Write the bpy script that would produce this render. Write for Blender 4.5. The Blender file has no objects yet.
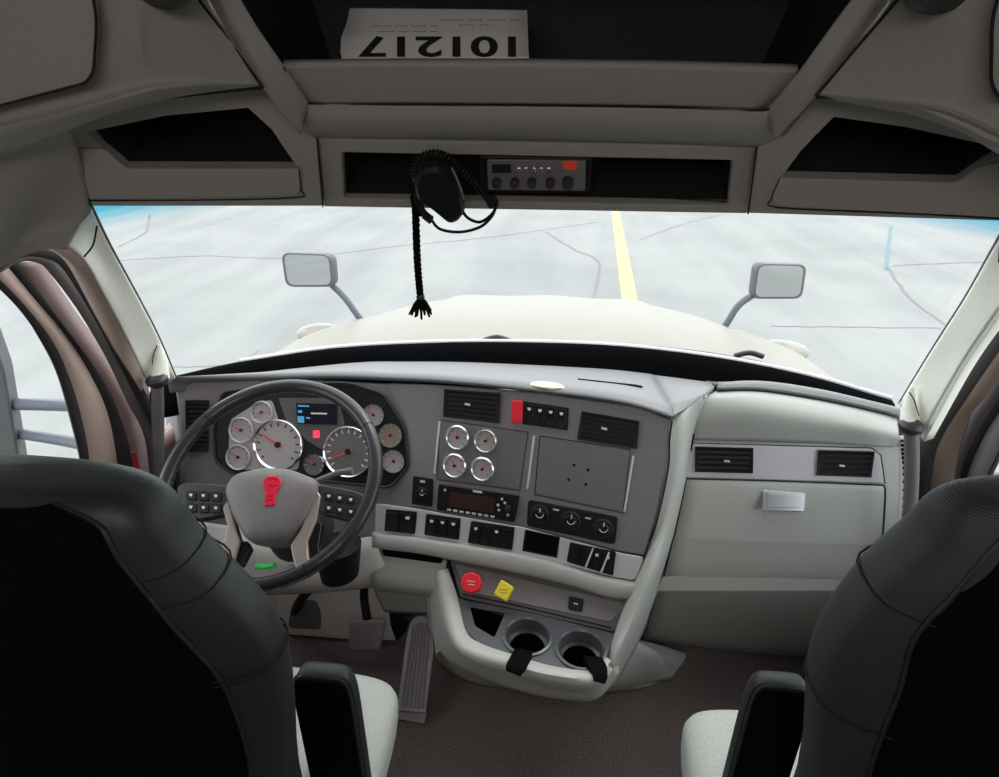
import bpy, bmesh, math, random
from mathutils import Vector as V, Matrix
from mathutils.noise import noise
random.seed(5)
PI = math.pi
COL = bpy.context.scene.collection
F = 600.0
CAM = V((0.05, 0, 1.55))
RX = Matrix.Rotation(math.radians(65), 3, 'X'); RZ = Matrix.Rotation(math.radians(6.2), 3, 'Z'); RR = RZ @ RX

# ---------- measuring: a picture position plus a known plane of the cab gives a point in the cab ----------
def ray(x, y): return RR @ V(((x - 499.5) / F, (388.5 - y) / F, -1))
def PY(x, y, Y): d = ray(x, y); return CAM + d * ((Y - CAM.y) / d.y)
def PZ(x, y, Z): d = ray(x, y); return CAM + d * ((Z - CAM.z) / d.z)
def PX(x, y, X): d = ray(x, y); return CAM + d * ((X - CAM.x) / d.x)
class Plane:
    def __init__(s, p, n):
        s.p = V(p); s.n = V(n).normalized()
        if s.n.dot(CAM - s.p) < 0: s.n = -s.n
    def at(s, x, y, off=0.0):
        d = ray(x, y); p = s.p + s.n * off
        return CAM + d * ((p - CAM).dot(s.n) / d.dot(s.n))

# ---------- materials ----------
M = {}
def mat(name, col, rough=0.6, metal=0.0, grain=0.08, gscale=300, bump=0.1, spec=0.4, emit=None, es=0.0, coat=0.0, detail=2):
    m = bpy.data.materials.new(name); m.use_nodes = True
    nt = m.node_tree; b = nt.nodes['Principled BSDF']
    tc = nt.nodes.new('ShaderNodeTexCoord'); n = nt.nodes.new('ShaderNodeTexNoise')
    n.inputs['Scale'].default_value = gscale; n.inputs['Detail'].default_value = detail
    nt.links.new(tc.outputs['Object'], n.inputs['Vector'])
    r = nt.nodes.new('ShaderNodeValToRGB')
    c = col
    r.color_ramp.elements[0].position = 0.3; r.color_ramp.elements[1].position = 0.7
    r.color_ramp.elements[0].color = (c[0]*(1-grain), c[1]*(1-grain), c[2]*(1-grain), 1)
    r.color_ramp.elements[1].color = (min(1, c[0]*(1+grain)), min(1, c[1]*(1+grain)), min(1, c[2]*(1+grain)), 1)
    nt.links.new(n.outputs['Fac'], r.inputs['Fac']); nt.links.new(r.outputs['Color'], b.inputs['Base Color'])
    b.inputs['Roughness'].default_value = rough; b.inputs['Metallic'].default_value = metal
    b.inputs['Specular IOR Level'].default_value = spec; b.inputs['Coat Weight'].default_value = coat
    if bump:
        bp = nt.nodes.new('ShaderNodeBump'); bp.inputs['Strength'].default_value = bump; bp.inputs['Distance'].default_value = 0.001
        nt.links.new(n.outputs['Fac'], bp.inputs['Height']); nt.links.new(bp.outputs['Normal'], b.inputs['Normal'])
    if emit:
        b.inputs['Emission Color'].default_value = (*emit, 1); b.inputs['Emission Strength'].default_value = es
    M[name] = m; return m
def s2l(r, g, b):
    f = lambda v: (v/255/12.92) if v/255 <= 0.04045 else ((v/255+0.055)/1.055)**2.4
    return (f(r), f(g), f(b))

mat('overhead', (0.27, 0.25, 0.225), 0.75, bump=0.3, gscale=500)
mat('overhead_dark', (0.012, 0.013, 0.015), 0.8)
mat('pillar', (0.82, 0.82, 0.73), 0.7, bump=0.2)
mat('dash', (0.20, 0.182, 0.183), 0.55, bump=0.3, gscale=500)
mat('dash_top', (0.17, 0.17, 0.175), 0.4, bump=0.3, gscale=400)
mat('plate', (0.155, 0.142, 0.142), 0.4, bump=0.1)
mat('panel_dark', (0.09, 0.08, 0.08), 0.45)
mat('light', (0.44, 0.445, 0.415), 0.55, bump=0.2, gscale=500)
mat('kick', (0.78, 0.73, 0.70), 0.6, bump=0.2)
mat('lightpad', (0.37, 0.38, 0.355), 0.5, bump=0.2, gscale=500)
mat('silver', (0.62, 0.60, 0.63), 0.38, 0.12, grain=0.03, bump=0.03)
mat('chrome', (0.75, 0.76, 0.78), 0.15, 1.0, grain=0.02, bump=0)
mat('bezel', (0.60, 0.61, 0.64), 0.22, 0.8, grain=0.01, bump=0)
mat('black', (0.008, 0.008, 0.009), 0.5, bump=0.1, spec=0.25)
mat('tray', (0.085, 0.088, 0.095), 0.3, bump=0.1)
mat('matte_black', (0.004, 0.004, 0.004), 0.9, spec=0.05)
mat('gloss_black', (0.012, 0.012, 0.014), 0.18, bump=0, coat=0.3)
mat('charcoal', (0.03, 0.028, 0.03), 0.4, bump=0.15)
mat('seam', (0.01, 0.01, 0.01), 0.9, bump=0)
mat('leather', (0.035, 0.032, 0.032), 0.27, bump=0.35, gscale=260)
mat('hub', (0.165, 0.15, 0.145), 0.45, bump=0.25, gscale=400)
mat('bronze', (0.36, 0.30, 0.27), 0.35, 0.4, bump=0.02)
mat('gauge_face', (0.40, 0.35, 0.35), 0.5, bump=0)
mat('gauge_dark', (0.14, 0.125, 0.125), 0.5, bump=0)
mat('gauge_gold', (0.30, 0.26, 0.19), 0.4, 0.3, bump=0)
mat('needle', (0.75, 0.06, 0.05), 0.5, bump=0)
mat('white', (0.75, 0.75, 0.75), 0.6, bump=0)
mat('paper', (0.72, 0.70, 0.70), 0.8, bump=0, grain=0.02)
mat('ink', (0.01, 0.01, 0.01), 0.9, bump=0)
mat('ink_faint', (0.3, 0.29, 0.29), 0.9, bump=0)
mat('red', (0.80, 0.02, 0.04), 0.35, bump=0)
mat('red_emblem', (0.70, 0.015, 0.05), 0.3, bump=0)
mat('yellow', (0.85, 0.62, 0.03), 0.35, bump=0)
mat('red_lamp', (0.6, 0.02, 0.03), 0.5, emit=(1, 0.05, 0.08), es=0.35, bump=0)
mat('blue_lamp', (0.02, 0.1, 0.2), 0.5, emit=(0.1, 0.4, 0.7), es=0.2, bump=0)
mat('red_display', (0.08, 0.01, 0.01), 0.3, emit=(0.6, 0.05, 0.02), es=0.12, bump=0)
mat('screen', (0.012, 0.012, 0.02), 0.15, bump=0)
mat('radio_screen', (0.05, 0.022, 0.02), 0.2, bump=0)
mat('vinyl', (0.023, 0.026, 0.0235), 0.5, bump=0.4, gscale=150, spec=0.35)
mat('vinyl_dark', (0.02, 0.021, 0.02), 0.5, bump=0.4, gscale=150)
mat('seatback', (0.002, 0.002, 0.002), 0.95, bump=0.4, gscale=600, spec=0.08)
mat('cushion', (0.45, 0.47, 0.44), 0.8, bump=0.5, gscale=400, grain=0.15)
mat('carpet', (0.13, 0.105, 0.10), 0.95, bump=0.8, gscale=180, grain=0.35, detail=6)
mat('rubber', (0.34, 0.30, 0.31), 0.6, bump=0.3)
mat('door_tan', (0.42, 0.31, 0.26), 0.6)
mat('door_pink', (0.33, 0.24, 0.23), 0.5)
mat('door_brown', (0.14, 0.10, 0.08), 0.6)
mat('seal', (0.028, 0.025, 0.028), 0.7)
mat('door_grey', (0.14, 0.13, 0.135), 0.5)
mat('red_marker', (0.25, 0.02, 0.02), 0.4)
mat('hood', (0.25, 0.235, 0.20), 0.45, bump=0, grain=0.02, gscale=4)
mat('mirror_shell', (0.10, 0.105, 0.11), 0.4, bump=0)
mat('mirror_glass', (0.55, 0.56, 0.56), 0.03, 1.0, bump=0, grain=0)
mat('arm_grey', (0.12, 0.13, 0.155), 0.4, bump=0)
mat('cowl', (0.003, 0.003, 0.0035), 0.9, spec=0.04)
mat('lens', (0.22, 0.205, 0.175), 0.25, bump=0)
mat('green', (0.02, 0.45, 0.08), 0.5, bump=0)
mat('badge', (0.50, 0.46, 0.36), 0.3, 0.6, bump=0)
mat('line_yellow', (0.35, 0.33, 0.19), 0.8, gscale=8, grain=0.12)
mat('paint_blue', (0.12, 0.2, 0.225), 0.8, gscale=8, grain=0.1)
mat('crack', (0.175, 0.177, 0.176), 0.95)
mat('fill_lamp_panel', (0.8, 0.8, 0.8), 0.5, emit=(1, .96, .92), es=0.8, bump=0)  # glowing face of the added fill lamp
mat('cab_outer', (0.3, 0.2, 0.16), 0.5)
# seat fabric: fine horizontal ribbing on the shoulders
def ribbed(name, col, sc=220):
    m = mat(name, col, 0.6, bump=0.2, gscale=300); nt = m.node_tree; b = nt.nodes['Principled BSDF']
    w = nt.nodes.new('ShaderNodeTexWave'); w.bands_direction = 'Z'; w.inputs['Scale'].default_value = sc/ (2*PI)
    tc = nt.nodes.new('ShaderNodeTexCoord'); nt.links.new(tc.outputs['Object'], w.inputs['Vector'])
    bp = nt.nodes.new('ShaderNodeBump'); bp.inputs['Strength'].default_value = 0.25; bp.inputs['Distance'].default_value = 0.001
    nt.links.new(w.outputs['Fac'], bp.inputs['Height']); nt.links.new(bp.outputs['Normal'], b.inputs['Normal'])
ribbed('rib_vinyl', (0.025, 0.026, 0.024), 900)
def glass_mat(name, tint=(0.97, 0.985, 0.98), band=False):
    m = bpy.data.materials.new(name); m.use_nodes = True; nt = m.node_tree; nt.nodes.clear()
    out = nt.nodes.new('ShaderNodeOutputMaterial'); mx = nt.nodes.new('ShaderNodeMixShader')
    t = nt.nodes.new('ShaderNodeBsdfTransparent'); g = nt.nodes.new('ShaderNodeBsdfGlossy'); fr = nt.nodes.new('ShaderNodeFresnel')
    fr.inputs['IOR'].default_value = 1.15; g.inputs['Roughness'].default_value = 0.02
    t.inputs['Color'].default_value = (*tint, 1)
    nt.links.new(fr.outputs['Fac'], mx.inputs['Fac']); nt.links.new(t.outputs['BSDF'], mx.inputs[1]); nt.links.new(g.outputs['BSDF'], mx.inputs[2])
    nt.links.new(mx.outputs['Shader'], out.inputs['Surface'])
    if band:   # tinted upper corners of the windscreen
        tc = nt.nodes.new('ShaderNodeTexCoord'); sp = nt.nodes.new('ShaderNodeSeparateXYZ'); nt.links.new(tc.outputs['Object'], sp.inputs[0])
        ab = nt.nodes.new('ShaderNodeMath'); ab.operation = 'ABSOLUTE'; nt.links.new(sp.outputs['X'], ab.inputs[0])
        mu = nt.nodes.new('ShaderNodeMath'); mu.operation = 'MULTIPLY_ADD'; mu.inputs[1].default_value = 0.16
        nt.links.new(ab.outputs[0], mu.inputs[0]); nt.links.new(sp.outputs['Z'], mu.inputs[2])
        r = nt.nodes.new('ShaderNodeMapRange'); r.inputs['From Min'].default_value = 1.478; r.inputs['From Max'].default_value = 1.512
        nt.links.new(mu.outputs[0], r.inputs['Value'])
        mc = nt.nodes.new('ShaderNodeMix'); mc.data_type = 'RGBA'; mc.inputs[6].default_value = (*tint, 1); mc.inputs[7].default_value = (0.15, 0.62, 0.82, 1)
        nt.links.new(r.outputs['Result'], mc.inputs[0]); nt.links.new(mc.outputs[2], t.inputs['Color'])
    M[name] = m
glass_mat('glass'); glass_mat('windscreen', band=True)

# ---------- objects ----------
def tag(o, label=None, cat=None, group=None, kind=None):
    if label: o['label'] = label
    if cat: o['category'] = cat
    if group: o['group'] = group
    if kind: o['kind'] = kind
    return o
def empty(name, loc, label=None, cat=None, group=None, kind=None):
    o = bpy.data.objects.new(name, None); COL.objects.link(o); o.location = loc; o.empty_display_size = 0.05
    return tag(o, label, cat, group, kind)
def link(name, bm, m, parent=None, bevel=0, seg=2, angle=35, sub=0, solid=0, recalc=True, smooth=True):
    if recalc: bmesh.ops.recalc_face_normals(bm, faces=bm.faces)
    me = bpy.data.meshes.new(name); bm.to_mesh(me); bm.free()
    ms = m if isinstance(m, (list, tuple)) else [m]
    for k in ms: me.materials.append(M[k])
    o = bpy.data.objects.new(name, me); COL.objects.link(o)
    if smooth:
        me.shade_smooth(); me.set_sharp_from_angle(angle=math.radians(angle))
    if parent:
        o.parent = parent
        base = parent; mw = Matrix.Identity(4)
        while base: mw = base.matrix_basis @ mw if False else mw; base = None
        o.matrix_parent_inverse = WM(parent).inverted()
    if solid:
        s = o.modifiers.new('s', 'SOLIDIFY'); s.thickness = abs(solid); s.offset = -1 if solid > 0 else 1
    if bevel:
        b = o.modifiers.new('b', 'BEVEL'); b.width = bevel; b.segments = seg; b.limit_method = 'ANGLE'; b.angle_limit = math.radians(40); b.harden_normals = False
    if sub:
        s = o.modifiers.new('u', 'SUBSURF'); s.levels = sub; s.render_levels = sub
    return o
def WM(o):
    return (WM(o.parent) @ o.matrix_parent_inverse if o.parent else Matrix.Identity(4)) @ o.matrix_basis
def orient(o, toward=None):
    """make the surface's front face the cab centre (or a point)"""
    return o
def rp(pts, r, seg=4):
    """round the corners of a 2D outline; r a number or a list"""
    out = []; n = len(pts)
    for i in range(n):
        p = V((*pts[i][:2], 0)); a = V((*pts[i-1][:2], 0)); b = V((*pts[(i+1) % n][:2], 0))
        rr = r[i] if isinstance(r, (list, tuple)) else r
        rr = min(rr, (a-p).length*0.45, (b-p).length*0.45)
        if rr < 0.01: out.append((p.x, p.y)); continue
        s = p + (a-p).normalized()*rr; e = p + (b-p).normalized()*rr
        for k in range(seg+1):
            t = k/seg; q = s*(1-t)**2 + p*2*t*(1-t) + e*t*t; out.append((q.x, q.y))
    return out
def circ(cx, cy, rx, ry=None, n=28, rot=0):
    ry = ry or rx
    return [(cx + rx*math.cos(2*PI*k/n)*math.cos(rot) - ry*math.sin(2*PI*k/n)*math.sin(rot), cy + rx*math.cos(2*PI*k/n)*math.sin(rot) + ry*math.sin(2*PI*k/n)*math.cos(rot)) for k in range(n)]
def add_prism(bm, pts, d, mi=0):
    """pts: front outline (3D); d: vector to the back outline"""
    f = [bm.verts.new(p) for p in pts]; b = [bm.verts.new(V(p) + d) for p in pts]
    n = len(pts)
    fs = [bm.faces.new(f), bm.faces.new(list(reversed(b)))]
    for i in range(n): fs.append(bm.faces.new((f[i], f[(i+1) % n], b[(i+1) % n], b[i])))
    for x in fs: x.material_index = mi
    return f
def slab(name, pl, pix, h, m, parent=None, off=0.0, bevel=0.0015, seg=2):
    """a plate standing h proud of a plane, its outline measured on the plane"""
    bm = bmesh.new()
    add_prism(bm, [pl.at(x, y, off + h) for x, y in pix], -pl.n*h)
    return link(name, bm, m, parent, bevel=bevel, seg=seg)
def cat(pts, per=8, closed=False):
    pts = [V(p) for p in pts]; out = []; n = len(pts)
    rng = range(n if closed else n-1)
    for i in rng:
        if closed: p0, p1, p2, p3 = pts[i-1], pts[i], pts[(i+1) % n], pts[(i+2) % n]
        else: p0 = pts[i-1] if i > 0 else pts[0]*2-pts[1]; p1 = pts[i]; p2 = pts[i+1]; p3 = pts[i+2] if i+2 < n else pts[-1]*2-pts[-2]
        for k in range(per):
            t = k/per
            out.append(0.5*((2*p1) + (-p0+p2)*t + (2*p0-5*p1+4*p2-p3)*t*t + (-p0+3*p1-3*p2+p3)*t**3))
    if not closed: out.append(pts[-1])
    return out
def add_tube(bm, pts, r, seg=10, closed=False, mi=0, cap=True, flat=None):
    pts = [V(p) for p in pts]; n = len(pts); rings = []; up = None
    for i, p in enumerate(pts):
        a = pts[i-1] if (i > 0 or closed) else p; b = pts[(i+1) % n] if (i < n-1 or closed) else p
        t = (b-a).normalized()
        if up is None:
            up = t.orthogonal().normalized()
            if flat: up = (V(flat) - t*V(flat).dot(t)).normalized()
        up = (up - t*up.dot(t)).normalized(); s = t.cross(up)
        rr = r[i] if isinstance(r, list) else r
        ra, rb = rr if isinstance(rr, tuple) else (rr, rr)
        rings.append([bm.verts.new(p + up*ra*math.cos(2*PI*k/seg) + s*rb*math.sin(2*PI*k/seg)) for k in range(seg)])
    m = n if closed else n-1
    for i in range(m):
        A, B = rings[i], rings[(i+1) % n]
        # for closed loops find best twist alignment
        sh = 0
        if closed and i == n-1:
            sh = min(range(seg), key=lambda q: (A[0].co - B[q].co).length)
        for k in range(seg):
            f = bm.faces.new((A[k], A[(k+1) % seg], B[(k+1+sh) % seg], B[(k+sh) % seg])); f.material_index = mi
    if cap and not closed:
        bm.faces.new(list(reversed(rings[0]))).material_index = mi; bm.faces.new(rings[-1]).material_index = mi
def tube(name, pts, r, m, parent=None, seg=10, closed=False, per=0, flat=None):
    bm = bmesh.new(); p = cat(pts, per, closed) if per else pts
    add_tube(bm, p, r, seg, closed, flat=flat); return link(name, bm, m, parent, angle=60)
def seam(pts, parent, r=0.0013, per=4, name='seam', m='seam'):
    return tube(name, pts, r, m, parent, seg=6, per=per)
def surf(name, rows, m, parent=None, nu=6, nv=6, thick=0.006, angle=60, cu=True, cv=True, flip=False):
    """smooth sheet through rows of points (all rows the same length), with thickness away from the cab"""
    rows = [[V(p) for p in r] for r in rows]
    lin = lambda pts, per: [pts[i]*(1-k/per)+pts[i+1]*(k/per) for i in range(len(pts)-1) for k in range(per)] + [pts[-1]]
    R1 = [(cat if cu else lin)(r, nu) for r in rows]
    cols = [(cat if cv else lin)([r[j] for r in R1], nv) for j in range(len(R1[0]))]
    bm = bmesh.new(); g = [[bm.verts.new(p) for p in c] for c in cols]
    for i in range(len(g)-1):
        for j in range(len(g[0])-1):
            try: bm.faces.new((g[i][j], g[i+1][j], g[i+1][j+1], g[i][j+1]))
            except ValueError: pass
    bmesh.ops.remove_doubles(bm, verts=bm.verts, dist=1e-5)
    bmesh.ops.recalc_face_normals(bm, faces=bm.faces)
    bm.faces.ensure_lookup_table()
    s = sum((CAM - f.calc_center_median()).normalized().dot(f.normal)*f.calc_area() for f in bm.faces)
    if (s < 0) != flip: bmesh.ops.reverse_faces(bm, faces=bm.faces)
    return link(name, bm, m, parent, angle=angle, solid=thick, recalc=False)
def box(name, c, size, m, parent=None, rot=None, bevel=0.003, seg=2):
    bm = bmesh.new(); bmesh.ops.create_cube(bm, size=1)
    bmesh.ops.scale(bm, vec=size, verts=bm.verts)
    if rot is not None: bmesh.ops.transform(bm, matrix=rot.to_4x4(), verts=bm.verts)
    bmesh.ops.translate(bm, vec=c, verts=bm.verts)
    return link(name, bm, m, parent, bevel=bevel, seg=seg)
def frame_of(n, upish=V((0, 0, 1))):
    """matrix with columns x (right), y (up on the face), z (normal)"""
    n = n.normalized(); y = (upish - n*upish.dot(n)).normalized(); x = y.cross(n)
    return Matrix((x, y, n)).transposed()
def lathe(name, prof, c, axis, m, parent=None, seg=32, angle=40, mis=None):
    """prof: (radius, height along axis)"""
    Mx = frame_of(axis, V((0, 0.3, 1))); bm = bmesh.new(); rings = []
    for r, h in prof:
        if r < 1e-6: rings.append([bm.verts.new(V(c) + Mx @ V((0, 0, h)))])
        else: rings.append([bm.verts.new(V(c) + Mx @ V((r*math.cos(2*PI*k/seg), r*math.sin(2*PI*k/seg), h))) for k in range(seg)])
    for i in range(len(rings)-1):
        A, B = rings[i], rings[i+1]; mi = mis[i] if mis else 0
        for k in range(seg):
            k2 = (k+1) % seg
            if len(A) == 1 and len(B) == 1: continue
            if len(A) == 1: f = bm.faces.new((A[0], B[k], B[k2]))
            elif len(B) == 1: f = bm.faces.new((A[k], B[0], A[k2]))
            else: f = bm.faces.new((A[k], B[k], B[k2], A[k2]))
            f.material_index = mi
    return link(name, bm, m, parent, angle=angle)
def ring_cavity(pl, outer, inner, depth, fm, cm, parent, names=('frame', 'cavity'), wallm=None, inner_off=0, thick=0.02):
    """a frame with a real hollow: outer/inner outlines with the same number of corners"""
    def res(P, k=5): return [(P[i][0]+(P[(i+1) % len(P)][0]-P[i][0])*j/k, P[i][1]+(P[(i+1) % len(P)][1]-P[i][1])*j/k) for i in range(len(P)) for j in range(k)]
    O = [pl.at(*p) for p in res(outer)]; I = [pl.at(*p, inner_off) for p in res(inner)]
    n = len(O); bm = bmesh.new(); dn = -pl.n
    vo = [bm.verts.new(p) for p in O]; vi = [bm.verts.new(p) for p in I]
    vb = [bm.verts.new(p + dn*thick) for p in I]; vob = [bm.verts.new(p + dn*thick) for p in O]
    for i in range(n):
        j = (i+1) % n
        bm.faces.new((vo[i], vo[j], vi[j], vi[i])); bm.faces.new((vi[i], vi[j], vb[j], vb[i])); bm.faces.new((vo[j], vo[i], vob[i], vob[j])); bm.faces.new((vob[i], vob[j], vb[j], vb[i]))
    fo = link(names[0], bm, fm, parent, bevel=0.004, seg=3)
    bm = bmesh.new()
    cI = sum(I, V())/n; I2 = [p + (p-cI).normalized()*0.0025 for p in I]
    a = [bm.verts.new(p + dn*thick*0.3) for p in I2]; b = [bm.verts.new(p + dn*depth) for p in I2]
    for i in range(n):
        j = (i+1) % n; bm.faces.new((a[i], a[j], b[j], b[i]))
    bm.faces.new(b)
    c = link(names[1], bm, cm, parent)
    return fo, c
def text(name, body, size, Mx, loc, m, parent, ext=0.0004, align='CENTER', sx=1.0, bold=0.0):
    cu = bpy.data.curves.new(name, 'FONT'); cu.body = body; cu.size = size; cu.extrude = ext; cu.align_x = align; cu.align_y = 'CENTER'; cu.offset = bold
    t = bpy.data.objects.new('t', cu); COL.objects.link(t)
    dg = bpy.context.evaluated_depsgraph_get(); me = bpy.data.meshes.new_from_object(t.evaluated_get(dg))
    bpy.data.objects.remove(t)
    T = Matrix.Translation(loc) @ Mx.to_4x4() @ Matrix.Diagonal((sx, 1, 1, 1)); me.transform(T); me.materials.clear(); me.materials.append(M[m]); me.name = name
    o = bpy.data.objects.new(name, me); COL.objects.link(o)
    if parent: o.parent = parent; o.matrix_parent_inverse = WM(parent).inverted()
    return o
def copy_tree(o, parent=None, T=None):
    c = o.copy(); COL.objects.link(c)
    if parent: c.parent = parent
    for ch in list(o.children): copy_tree(ch, c)
    return c

# ================= OUTSIDE =================
GZ = -1.2
bm = bmesh.new(); bmesh.ops.create_grid(bm, x_segments=8, y_segments=8, size=70)
bmesh.ops.translate(bm, vec=(0, 10, GZ), verts=bm.verts)
gm = mat('asphalt', (0.50, 0.51, 0.50), 0.95, bump=0.3, gscale=40, grain=0.03, detail=8)
nt = gm.node_tree; b = nt.nodes['Principled BSDF']
def node(t): return nt.nodes.new('ShaderNode'+t)
tc = node('TexCoord'); mp = node('Mapping'); mp.inputs['Rotation'].default_value = (0, 0, -0.6); mp.inputs['Scale'].default_value = (0.9, 0.10, 1)
nt.links.new(tc.outputs['Object'], mp.inputs[0]); n1 = node('TexNoise'); n1.inputs['Scale'].default_value = 1.6; n1.inputs['Detail'].default_value = 8; nt.links.new(mp.outputs[0], n1.inputs[0])
n2 = node('TexNoise'); n2.inputs['Scale'].default_value = 0.5; n2.inputs['Detail'].default_value = 5; nt.links.new(tc.outputs['Object'], n2.inputs[0])
ad = node('Math'); ad.operation = 'ADD'; nt.links.new(n1.outputs[0], ad.inputs[0]); nt.links.new(n2.outputs[0], ad.inputs[1])
cr = node('ValToRGB'); cr.color_ramp.elements[0].position = 0.36; cr.color_ramp.elements[1].position = 0.64
cr.color_ramp.elements[0].color = (0.20, 0.206, 0.204, 1); cr.color_ramp.elements[1].color = (0.262, 0.266, 0.262, 1)
hf = node('Math'); hf.operation = 'MULTIPLY'; hf.inputs[1].default_value = 0.5; nt.links.new(ad.outputs[0], hf.inputs[0]); nt.links.new(hf.outputs[0], cr.inputs[0])
nt.links.new(cr.outputs[0], b.inputs['Base Color'])
tag(link('ground', bm, 'asphalt', None), 'pale weathered asphalt lot in front of the truck', 'ground', kind='structure')
def ground_strip(name, pix, w, m, label, cat_, group=None, z=0.004, kind=None, wig=0.0, ext=None):
    pts = [PZ(x, y, GZ) for x, y in pix]
    if ext: pts = [pts[0] + (pts[0]-pts[1])*ext[0]] + pts + [pts[-1] + (pts[-1]-pts[-2])*ext[1]]
    P = cat(pts, 8) if wig else pts
    if wig: P = [p + V((random.uniform(-wig, wig), random.uniform(-wig, wig), 0)) for p in P]
    bm = bmesh.new(); L = []; Rr = []
    for i, p in enumerate(P):
        t = (P[min(i+1, len(P)-1)] - P[max(i-1, 0)]).normalized(); s = V((t.y, -t.x, 0))
        ww = w if not wig else w*random.uniform(0.6, 1.2)
        L.append(bm.verts.new(p + s*ww/2 + V((0, 0, z)))); Rr.append(bm.verts.new(p - s*ww/2 + V((0, 0, z))))
    for i in range(len(P)-1): bm.faces.new((L[i], L[i+1], Rr[i+1], Rr[i]))
    return tag(link(name, bm, m, None), label, cat_, group, kind)
ground_strip('parking_line', [(615.5, 212), (631, 308)], 0.26, 'line_yellow', 'faded yellow parking line on the asphalt ahead of the hood', 'road marking', ext=(0.6, 0.4))
ground_strip('painted_mark', [(891, 226), (886, 270)], 0.07, 'paint_blue', 'small blue paint streak on asphalt at upper right of windscreen', 'road marking')
for k, (pp, w, lb) in enumerate([
        ([(100, 262), (200, 256), (290, 258), (400, 246), (500, 236), (600, 222)], 0.05, 'long thin crack crossing the asphalt left of the yellow line'),
        ([(545, 232), (575, 250), (598, 262), (593, 300)], 0.06, 'dark forked crack in asphalt just left of the yellow line'),
        ([(150, 214), (146, 232), (118, 247)], 0.07, 'short curved crack at the upper left corner of the windscreen view'),
        ([(888, 268), (910, 298), (945, 325)], 0.05, 'crack running down right from the blue paint streak'),
        ([(892, 266), (930, 264), (990, 262)], 0.06, 'level crack running right from the blue paint streak'),
        ([(770, 326), (830, 327), (940, 328)], 0.035, 'straight crack in asphalt beside the right hood mirror arm'),
        ([(160, 368), (230, 364), (260, 350)], 0.02, 'fine crack in asphalt beyond the left end of the dashboard'),
        ([(640, 240), (680, 225), (720, 215)], 0.05, 'faint crack to the right of the yellow line')]):
    ground_strip('pavement_crack', pp, w, 'crack', lb, 'crack', 'cracks in the asphalt', wig=0.02)

# --- truck hood ---
hood = empty('truck_hood', (0, 2.4, 0.4), 'cream painted truck hood sloping away beyond the windscreen', 'hood')
rows = []
for Y, zc, w, drop in [(1.76, 0.795, 1.12, 0.14), (2.0, 0.80, 1.12, 0.16), (2.3, 0.785, 1.11, 0.18), (2.6, 0.735, 1.10, 0.19), (2.9, 0.675, 1.07, 0.20), (3.15, 0.60, 1.03, 0.22), (3.35, 0.50, 0.98, 0.26), (3.48, 0.40, 0.93, 0.30), (3.54, 0.15, 0.9, 0.3)]:
    r = []
    for s in (-1.0, -0.93, -0.80, -0.64, -0.47, -0.40, -0.2, 0, 0.2, 0.40, 0.47, 0.64, 0.80, 0.93, 1.0):
        a = abs(s); z = zc - drop*(max(0, a-0.38)/0.62)**1.7 + (0.014 if a < 0.42 else 0) + (0.010 if a < 0.1 else 0)
        if a == 1.0: z -= 0.25
        r.append(V((s*w - 0.02, Y, z)))
    rows.append(r)
surf('hood_panel', rows, 'hood', hood, nu=4, nv=4, thick=0.01)
for s, lb in ((-1, 'left'), (1, 'right')):
    p = PY(320, 329, 2.75) if s < 0 else PY(768, 342, 2.75)
    px0 = (296, 322, 346, 338) if s < 0 else (742, 336, 792, 354)
    # raised turn lamp lens on each fender
    bm = bmesh.new(); bmesh.ops.create_uvsphere(bm, u_segments=16, v_segments=10, radius=1)
    bmesh.ops.scale(bm, vec=(0.11, 0.10, 0.03), verts=bm.verts); bmesh.ops.translate(bm, vec=(s*1.02-0.03, 2.50, 0.622), verts=bm.verts)
    o = link('turn_lamp', bm, 'lens', hood); o['label'] = 'pale fender lamp bulge'

# cowl gap under the windscreen base
cow = empty('windscreen_cowl', (0, 1.66, 0.85), 'black cowl strip between dashboard top and cream hood', 'cowl')
BX = [(150, 385, 1.36), (235, 366, 1.47), (330, 352, 1.60), (430, 346.5, 1.66), (520, 346, 1.67), (620, 350, 1.66), (720, 362, 1.60), (810, 380, 1.53), (897, 405, 1.46)]
base3 = [PY(*p) for p in BX]
rows = [[p + V((0, 0.035, 0.0)) for p in base3], [p + V((0, 0.012, -0.002)) for p in base3], [V((p.x, p.y-0.025, 0.84)) for p in base3], [V((p.x, p.y-0.06, 0.80)) for p in base3]]
surf('cowl_panel', rows, 'cowl', cow, thick=0.02, nv=2)
tube('cowl_edge_line', [p + V((0, 0.03, 0.004)) for p in base3[1:]], 0.006, 'silver', cow, per=5)  # thin silver line along the upper edge of the cowl
for k, (pts, lb) in enumerate([(((270, 366, 1.56), (340, 351, 1.70), (425, 345, 1.74), (500, 342, 1.75)), 'wiper lying at the left half of the windscreen base'), (((560, 343, 1.75), (660, 348, 1.74), (750, 361, 1.68), (860, 388, 1.53)), 'wiper lying at the right half of the windscreen base')]):
    w = empty('windscreen_wiper', PY(*pts[1]), 'pale grey ' + lb, 'wiper', 'windscreen wipers')
    tube('wiper_arm', [PY(*p) for p in pts], 0.006, 'arm_grey', w, per=6)
    tube('wiper_blade', [PY(*p) + V((0, 0.01, -0.012)) for p in pts], 0.005, 'black', w, per=6)
    q = PY(*pts[-1]) if k == 0 else PY(752, 358, 1.68)
    tube('wiper_joint', [q + V((-0.05, 0, 0.004)), q + V((-0.01, 0, 0.016)), q + V((0.03, 0, 0.006))], 0.008, 'charcoal', w, per=3)

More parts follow.
